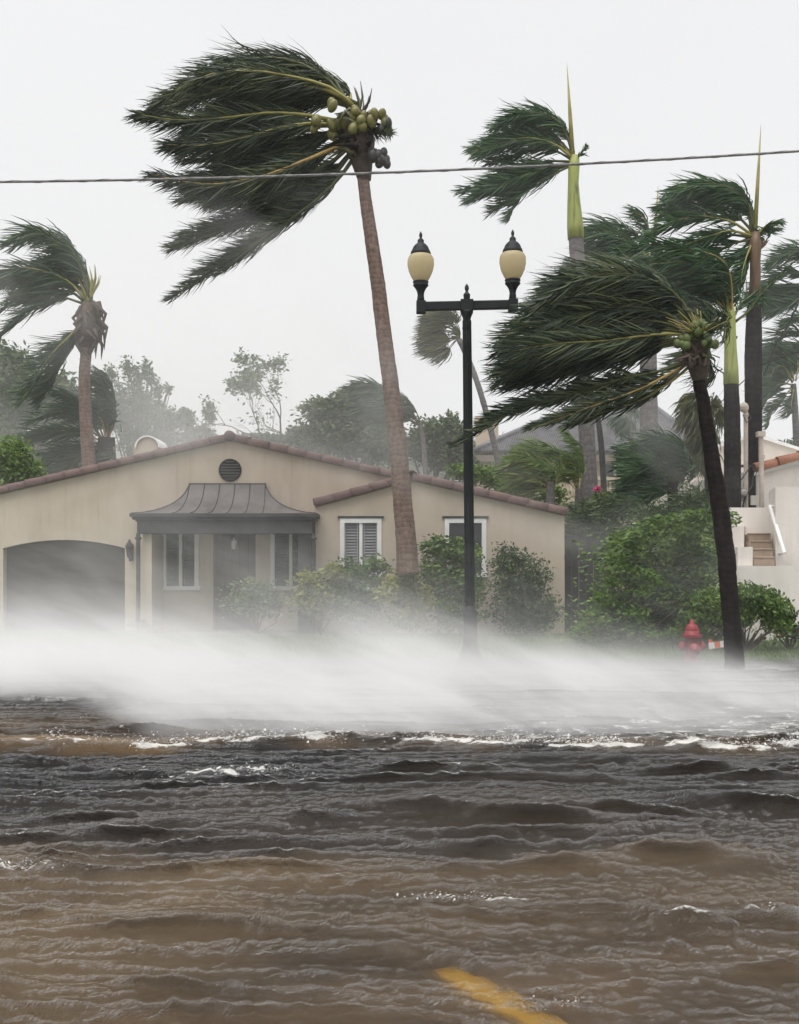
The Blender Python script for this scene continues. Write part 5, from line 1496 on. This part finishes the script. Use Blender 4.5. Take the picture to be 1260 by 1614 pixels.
# ================================================================== BROADLEAF TREES AND SHRUBS
def leaves(n, clumps, D, rg, size, dy=1.0, wind=.75, shell=.55, flat=.5):
    """clumps: (cx, cy, rx, ry) px at depth D (+ optional y offset m); returns V, Q"""
    A = np.array([c[2]*c[3] for c in clumps], float); A /= A.sum()
    ci = rg.choice(len(clumps), n, p=A)
    C_ = np.array([list(c[:4]) + [c[4] if len(c) > 4 else 0.] for c in clumps], float)[ci]
    u = nrmv(rg.normal(0, 1, (n,3))); rad = rg.random(n)**(1/3*shell*1.2)
    # sub clumps: pull points towards random sprig centres for gaps
    p = u*rad[:,None]
    ns = max(8, n//55); sc = nrmv(rg.normal(0,1,(ns,3)))*(rg.random(ns)**.35)[:,None]
    k = rg.integers(0, ns, n); p = p*.36 + sc[k]*.74
    P = np.stack([(C_[:,0]-630)/F*D + p[:,0]*C_[:,2]*D/F, D + C_[:,4] + p[:,1]*np.minimum(C_[:,2], C_[:,3])*D/F*dy, CZ + (HOR - C_[:,1])/F*D + p[:,2]*C_[:,3]*D/F], 1)
    P[:,0] -= np.clip(p[:,2] + .3, 0, 2)*C_[:,3]*D/F*.28*wind
    tr_ = (rg.random(n) < .3)*rg.exponential(.16, n)*wind
    P += WIND[None]*tr_[:,None]
    d = nrmv(WIND[None]*wind + rg.normal(0, .5, (n,3)) + p*.3)
    nr = nrmv(rg.normal(0, .6, (n,3)) + np.array([0,-.3,.6])[None])
    sdv = nrmv(np.cross(d, nr)); l = size*rg.uniform(.6, 1.3, n)[:,None]
    V = np.stack([P, P + d*l*.5 - sdv*l*flat*.5, P + d*l, P + d*l*.5 + sdv*l*flat*.5], 1).reshape(-1,3)
    return V, np.arange(n*4).reshape(-1,4)

def plant(name, label, cat, D, clumps, n, size, mat, stem, seed, base, stem_r=.05, wind=.75, stems=None, flat=.5, barkmat=None, dy=1.0):
    """base = (px, py); stems go from the base to each clump"""
    rg = np.random.default_rng(seed)
    root = thing(name, label, cat, tuple(at(base[0], base[1], D)), {'tree': 'hazy trees behind the houses', 'shrub': 'garden shrubs and bushes'}.get(cat))
    V, Q = leaves(n, clumps, D, rg, size, wind=wind, flat=flat, dy=dy)
    V[:,2] = np.maximum(V[:,2], zat(base[1], D) - .02)
    quad_mesh('crown' if cat == 'tree' else 'foliage', V, Q, mat, root)
    if stem:
        m = MB(); b0 = np.array(at(base[0], base[1], D))
        for c in clumps:
            for j in range(stem):
                t = np.array(at(c[0] + rg.uniform(-.6,.6)*c[2], c[1] + rg.uniform(-.7,.5)*c[3], D)); t[1] += (c[4] if len(c) > 4 else 0) + rg.normal(0,.25)
                m0 = b0*.5 + t*.5 + np.array([(b0[0]-t[0])*.2 + rg.normal(0,.1), rg.normal(0,.1), rg.normal(0,.08)])
                q1 = b0*.2 + m0*.8
                m.tube([tuple(b0 + rg.normal(0, stem_r*.6, 3)), tuple(q1), tuple(m0), tuple(m0*.4 + t*.6 + rg.normal(0,.06,3)), tuple(t)], [stem_r, stem_r*.7, stem_r*.55, stem_r*.35, stem_r*.1], 5)
        o = m.build('trunk' if cat == 'tree' else 'stem', barkmat or M['bark_branch'], root, True)
    return root

P_ = plant
# foundation planting, left to right
P_('shrub', 'rounded pale leaved shrub in front of the porch door', 'shrub', 24.0, [(405,935,42,30),(385,950,26,26),(425,950,28,28)], 2600, .085, M['leaf_pale'], 3, 101, (405,1000), .018)
P_('shrub', 'yellow leaved croton shrub right of the porch post', 'shrub', 23.7, [(495,915,22,20),(508,942,28,28),(532,902,20,16),(488,950,18,22)], 2400, .10, M['leaf_croton'], 3, 102, (502,1003), .018)
P_('shrub', 'dark leafy bush under the left wing window', 'shrub', 23.9, [(560,905,40,26),(540,930,34,30),(590,925,36,34),(600,890,26,16),(565,955,45,28)], 4200, .10, M['leaf_bush'], 2, 103, (568,1003), .02)
P_('shrub', 'pale yellow green drooping shrub at the tall palm trunk foot', 'shrub', 23.3, [(648,908,24,18),(664,940,34,22),(628,930,24,22),(650,968,36,22)], 2900, .14, M['leaf_croton'], 2, 104, (650,1006), .015, flat=.3)
P_('shrub', 'tall tousled bush half covering the right wing window, behind the lamp post', 'shrub', 23.6, [(705,865,32,24),(740,872,30,24),(700,905,32,34),(745,920,36,36),(730,960,48,36)], 5600, .11, M['leaf_bush'], 3, 105, (728,1004), .025, wind=1.0)
P_('shrub', 'rounded dark bush between the lamp post and board gate', 'shrub', 23.8, [(805,880,30,28),(835,905,44,42),(815,945,50,50),(855,955,38,44),(800,900,26,30),(830,980,50,24)], 7000, .085, M['leaf_dark'], 2, 106, (832,1004), .025, wind=.5)
rg = np.random.default_rng(77); hedge_cl = []; hedge_top = []
_ox, _oy = [912, 928, 950, 970, 1004, 1048, 1112, 1135], [995, 965, 920, 866, 826, 814, 806, 815]
while len(hedge_cl) < 46:
    px, py = rg.uniform(914, 1130), rg.uniform(815, 1005)
    yt = np.interp(px, _ox, _oy); r_ = rg.uniform(20, 36)
    if py > yt + r_*.75: hedge_cl.append((px, py, r_*1.25, r_, rg.uniform(-.5, .9)))
for px in range(916, 1130, 13):
    yt = np.interp(px, _ox, _oy); r_ = rg.uniform(8, 17); hedge_top.append((px + rg.uniform(-6, 6) + 8, yt + r_*.6 + rg.uniform(-4, 16), r_*1.5, r_, -.5))
for i in range(14): hedge_top.append((rg.uniform(975, 1060), rg.uniform(890, 1000), rg.uniform(8, 18), rg.uniform(5, 11), -.75))
hedge_root = P_('hedge_bush', 'large wind combed green hedge bush left of the leaning black trunk', 'shrub', 21.6, hedge_cl, 34000, .095, M['leaf_bush'], 1, 107, (1000,1012), .03, wind=1.1)
V, Q = leaves(4200, hedge_top, 21.2, np.random.default_rng(108), .09, wind=1.1)
quad_mesh('new_growth', V, Q, M['leaf_bright'], hedge_root)
P_('shrub', 'low glossy bright green shrub behind the hydrant and leaning trunk', 'shrub', 20.4, [(1130,950,40,26),(1180,940,50,24),(1215,955,36,26),(1110,975,34,18),(1160,965,50,26),(1230,985,26,22)], 9000, .085, M['leaf_bright'], 5, 109, (1175,1028), .022, wind=.5)
P_('shrub', 'bare stemmed bush thinning out at the right edge', 'shrub', 20.8, [(1240,975,24,24),(1258,1000,20,20)], 700, .085, M['leaf_dark'], 9, 110, (1245,1026), .016, wind=.4)
P_('shrub', 'feathery dark green bush above the board gate', 'shrub', 27.0, [(930,810,40,26),(985,800,44,24),(915,835,26,24),(960,830,44,30)], 6000, .13, M['leaf_dark'], 2, 111, (940,990), .03, wind=1.2, flat=.22)
P_('shrub', 'tangled dark green bush under the combed clump palm', 'shrub', 26.4, [(1045,815,44,30),(1090,800,36,36),(1085,840,34,40),(1020,830,34,30)], 7000, .11, M['leaf_dark'], 3, 112, (1065,990), .03, wind=.7, flat=.28)
P_('shrub', 'spiky leaved plant beside the pale annex wall', 'shrub', 27.6, [(1105,790,28,26),(1115,820,22,34)], 900, .30, M['leaf_dark'], 2, 113, (1108,980), .025, wind=.5, flat=.14)
P_('shrub', 'bright green hedge running behind the right wing roof', 'shrub', 33.0, [(765,750,50,18),(820,765,50,20),(870,780,40,18),(740,742,30,14)], 4500, .12, M['leaf_bright'], 0, 114, (800,900), .02)
P_('shrub', 'small garden shrub with pink flowers by the slate royal trunk', 'shrub', 30.0, [(955,785,20,16),(975,790,24,16)], 900, .10, M['leaf_bush'], 2, 115, (962,900), .02)
M['petal'] = leaf_mat('petal', (.55,.05,.18), (.65,.08,.25), (.75,.15,.35), .3, .5, 2)
fl_ = thing('flower_cluster', 'small bright pink blossom cluster beside the slate royal trunk', 'flower', tuple(at(944, 772, 29.6)))
V, Q = leaves(70, [(944,770,6,5)], 29.6, np.random.default_rng(3), .06, wind=.2, flat=.8); quad_mesh('petals', V, Q, M['petal'], fl_)
m = MB(); a = at(944,772,29.6); m.tube([a, at(950,784,29.7), at(956,800,29.8)], [.012,.015,.02], 5); m.build('stem', M['bark_branch'], fl_)
P_('shrub', 'bright green bush behind the left end of the roof', 'shrub', 28.5, [(25,720,40,34),(10,755,40,40),(50,750,34,30),(70,775,30,20),(-30,720,40,50)], 7000, .13, M['leaf_bright'], 0, 116, (20,900), .03, wind=.5)
# far trees
T_ = lambda label, D, cl, n, s, mat, st, seed, base, r, **k: plant('broadleaf_tree', label, 'tree', D, cl, n, s, mat, st, seed, base, r, **k)
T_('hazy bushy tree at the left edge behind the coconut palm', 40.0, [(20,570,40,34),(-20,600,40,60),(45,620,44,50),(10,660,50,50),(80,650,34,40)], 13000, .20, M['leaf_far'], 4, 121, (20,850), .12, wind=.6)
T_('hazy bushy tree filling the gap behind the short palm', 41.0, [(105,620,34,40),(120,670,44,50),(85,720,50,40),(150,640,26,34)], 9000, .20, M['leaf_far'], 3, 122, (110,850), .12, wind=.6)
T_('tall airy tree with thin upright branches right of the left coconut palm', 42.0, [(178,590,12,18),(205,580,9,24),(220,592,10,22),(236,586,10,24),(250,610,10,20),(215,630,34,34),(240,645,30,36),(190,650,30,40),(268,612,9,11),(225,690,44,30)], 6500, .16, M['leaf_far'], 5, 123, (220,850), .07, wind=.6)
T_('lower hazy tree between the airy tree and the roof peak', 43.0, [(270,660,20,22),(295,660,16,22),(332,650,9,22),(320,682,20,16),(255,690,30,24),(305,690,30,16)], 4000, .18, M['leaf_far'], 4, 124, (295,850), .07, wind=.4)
def twig_tree(label, D, base, dirs, n_leaf, seed, leaf_s=.16, L0=1.5, r0=.05, leafy=None):
    rg = np.random.default_rng(seed); root = thing('broadleaf_tree', label, 'tree', tuple(at(base[0], base[1], D)), 'hazy trees behind the houses')
    m = MB(); tips = []
    def grow(p, d, L, r, lev):
        pts = [p]; dd = d
        for k in range(4):
            dd = nrmv(dd + rg.normal(0, .16, 3) + np.array([-.02, 0, .03])); pts.append(pts[-1] + dd*L/4)
        m.tube([tuple(a_) for a_ in pts], [r, r*.88, r*.76, r*.66, r*.55], 5)
        if lev == 0: tips.append(pts[-1]); tips.append(pts[-2]); return
        for k in range(3 if lev < 3 else 2):
            q_ = pts[rg.integers(2, 5)] if k else pts[-1]
            grow(q_, nrmv(dd + rg.normal(0, .48, 3)), L*rg.uniform(.55, .8), r*.52, lev-1)
    p0 = np.array(at(base[0], base[1], D))
    for d in dirs: grow(p0, nrmv(np.array(d, float)), L0, r0, 3)
    m.build('trunk', M['bark_branch'], root, True)
    tips = np.array(tips)
    if leafy is not None: tips = tips[leafy(tips)]
    if n_leaf and len(tips):
        c = tips[rg.integers(0, len(tips), n_leaf)] + rg.normal(0, .13, (n_leaf, 3))
        d = nrmv(WIND[None]*.6 + rg.normal(0, .6, (n_leaf,3))); nr = nrmv(rg.normal(0, 1, (n_leaf,3))); sdv = nrmv(np.cross(d, nr)); l = leaf_s*rg.uniform(.6, 1.3, n_leaf)[:,None]
        V = np.stack([c, c + d*l*.5 - sdv*l*.25, c + d*l, c + d*l*.5 + sdv*l*.25], 1).reshape(-1,3)
        quad_mesh('crown', V, np.arange(n_leaf*4).reshape(-1,4), M['leaf_far'], root)
twig_tree('sparse nearly bare tree with leafy top above the roof peak', 40.0, (450,735), [(-.22,.1,1), (-.02,0,1)], 1500, 125, L0=1.75, r0=.055, leafy=lambda t: t[:,2] > zat(640, 40.0))
twig_tree('bare twiggy tree leaning right of the sparse leafy one', 40.5, (458,735), [(.3,0,1), (.05,.2,1), (-.6,.1,.8)], 120, 126, L0=1.2, r0=.04)
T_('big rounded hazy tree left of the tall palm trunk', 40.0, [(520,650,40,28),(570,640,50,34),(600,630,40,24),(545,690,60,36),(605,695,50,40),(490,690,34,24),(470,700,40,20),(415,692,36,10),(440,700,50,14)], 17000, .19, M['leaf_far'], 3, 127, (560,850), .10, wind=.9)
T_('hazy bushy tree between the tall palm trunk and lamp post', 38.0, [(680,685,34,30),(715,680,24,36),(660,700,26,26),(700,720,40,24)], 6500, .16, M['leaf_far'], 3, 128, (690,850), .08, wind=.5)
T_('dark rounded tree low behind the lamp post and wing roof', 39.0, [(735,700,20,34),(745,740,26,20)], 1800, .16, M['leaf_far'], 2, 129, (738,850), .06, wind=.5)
D = 37.0
palm('coconut_palm', 'hazy palm bent double by the wind left of the tall palm trunk', D, [(662,668,7),(668,700,8),(672,760,9)], M['trunk_royal'],
     [([(660,664),(640,640),(610,615),(575,602),(545,612)], None, .7), ([(660,666),(635,645),(600,625),(560,615)], None, .7), ([(660,668),(630,655),(595,645),(555,640)], None, .6), ([(662,664),(655,648),(640,636),(615,625)], None, .6)], M['palm_leaf_far'], M['midrib_dark'], 131, fill=6, leaf=.9, dens=30, width=.022, r0=.03)
# far tree line
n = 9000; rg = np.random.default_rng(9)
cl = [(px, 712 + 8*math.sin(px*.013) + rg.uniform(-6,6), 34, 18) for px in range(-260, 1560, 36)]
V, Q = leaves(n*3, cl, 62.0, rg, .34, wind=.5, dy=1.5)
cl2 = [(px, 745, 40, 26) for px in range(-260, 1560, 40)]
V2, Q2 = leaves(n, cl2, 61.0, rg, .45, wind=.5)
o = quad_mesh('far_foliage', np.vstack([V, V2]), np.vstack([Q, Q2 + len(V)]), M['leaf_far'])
setp(o, 'far belt of hazy trees along the skyline', None, None, 'stuff')
# fallen leaves and ground plants at the porch step
P_('shrub', 'orange tinged low border plant at the porch left pier', 'plant', 24.2, [(232,985,18,10),(258,990,22,9)], 420, .09, leaf_mat('leaf_orange', (.12,.07,.03), (.30,.17,.07), (.42,.30,.12), .25), 2, 141, (244,1001), .01)
# ================================================================== HAZE
# thin rain mist drifting between the trees behind the houses, thicker to the left
q = NT('drifting_mist')
tc = q.n('TexCoord'); P = tc.outputs['Object']
sep = q.n('SeparateXYZ'); q.l(P, sep.inputs[0]); x_, y_, z_ = sep.outputs
nz = q.noise(.16, 3, .6, vec=P, scl=(.6, .8, 1.1), dist=.4)
d = q.math('MULTIPLY', q.mapr(nz, .38, .64, .12, 1.25, True), q.mapr(x_, -7, 4, .060, .009, True))
d = q.math('MULTIPLY', d, q.math('MULTIPLY', q.mapr(z_, 2, 13, 1, .25, True), q.mapr(y_, 27.2, 33, 0, 1, True)))
pv = q.n('VolumePrincipled', Anisotropy=.1); pv.inputs['Color'].default_value = (.99,.99,.993,1)
q.l(d, pv.inputs['Density']); q.l(pv.outputs[0], q.out.inputs['Volume'])
spray_box('drifting_mist', 'pale rain mist drifting between the trees behind the houses', -40, 40, 27.2, 66, -.3, 15, q.m)

hm = MB(); hm.box(-130, 130, -20, 140, -1.6, 21)
q = NT('haze'); pv = q.n('VolumePrincipled', Density=.0005, Anisotropy=.0); pv.inputs['Color'].default_value = (.96,.97,.98,1)
q.l(pv.outputs[0], q.out.inputs['Volume'])
o = hm.build('haze', q.m); setp(o, 'thin rain haze filling the air', None, None, 'stuff')
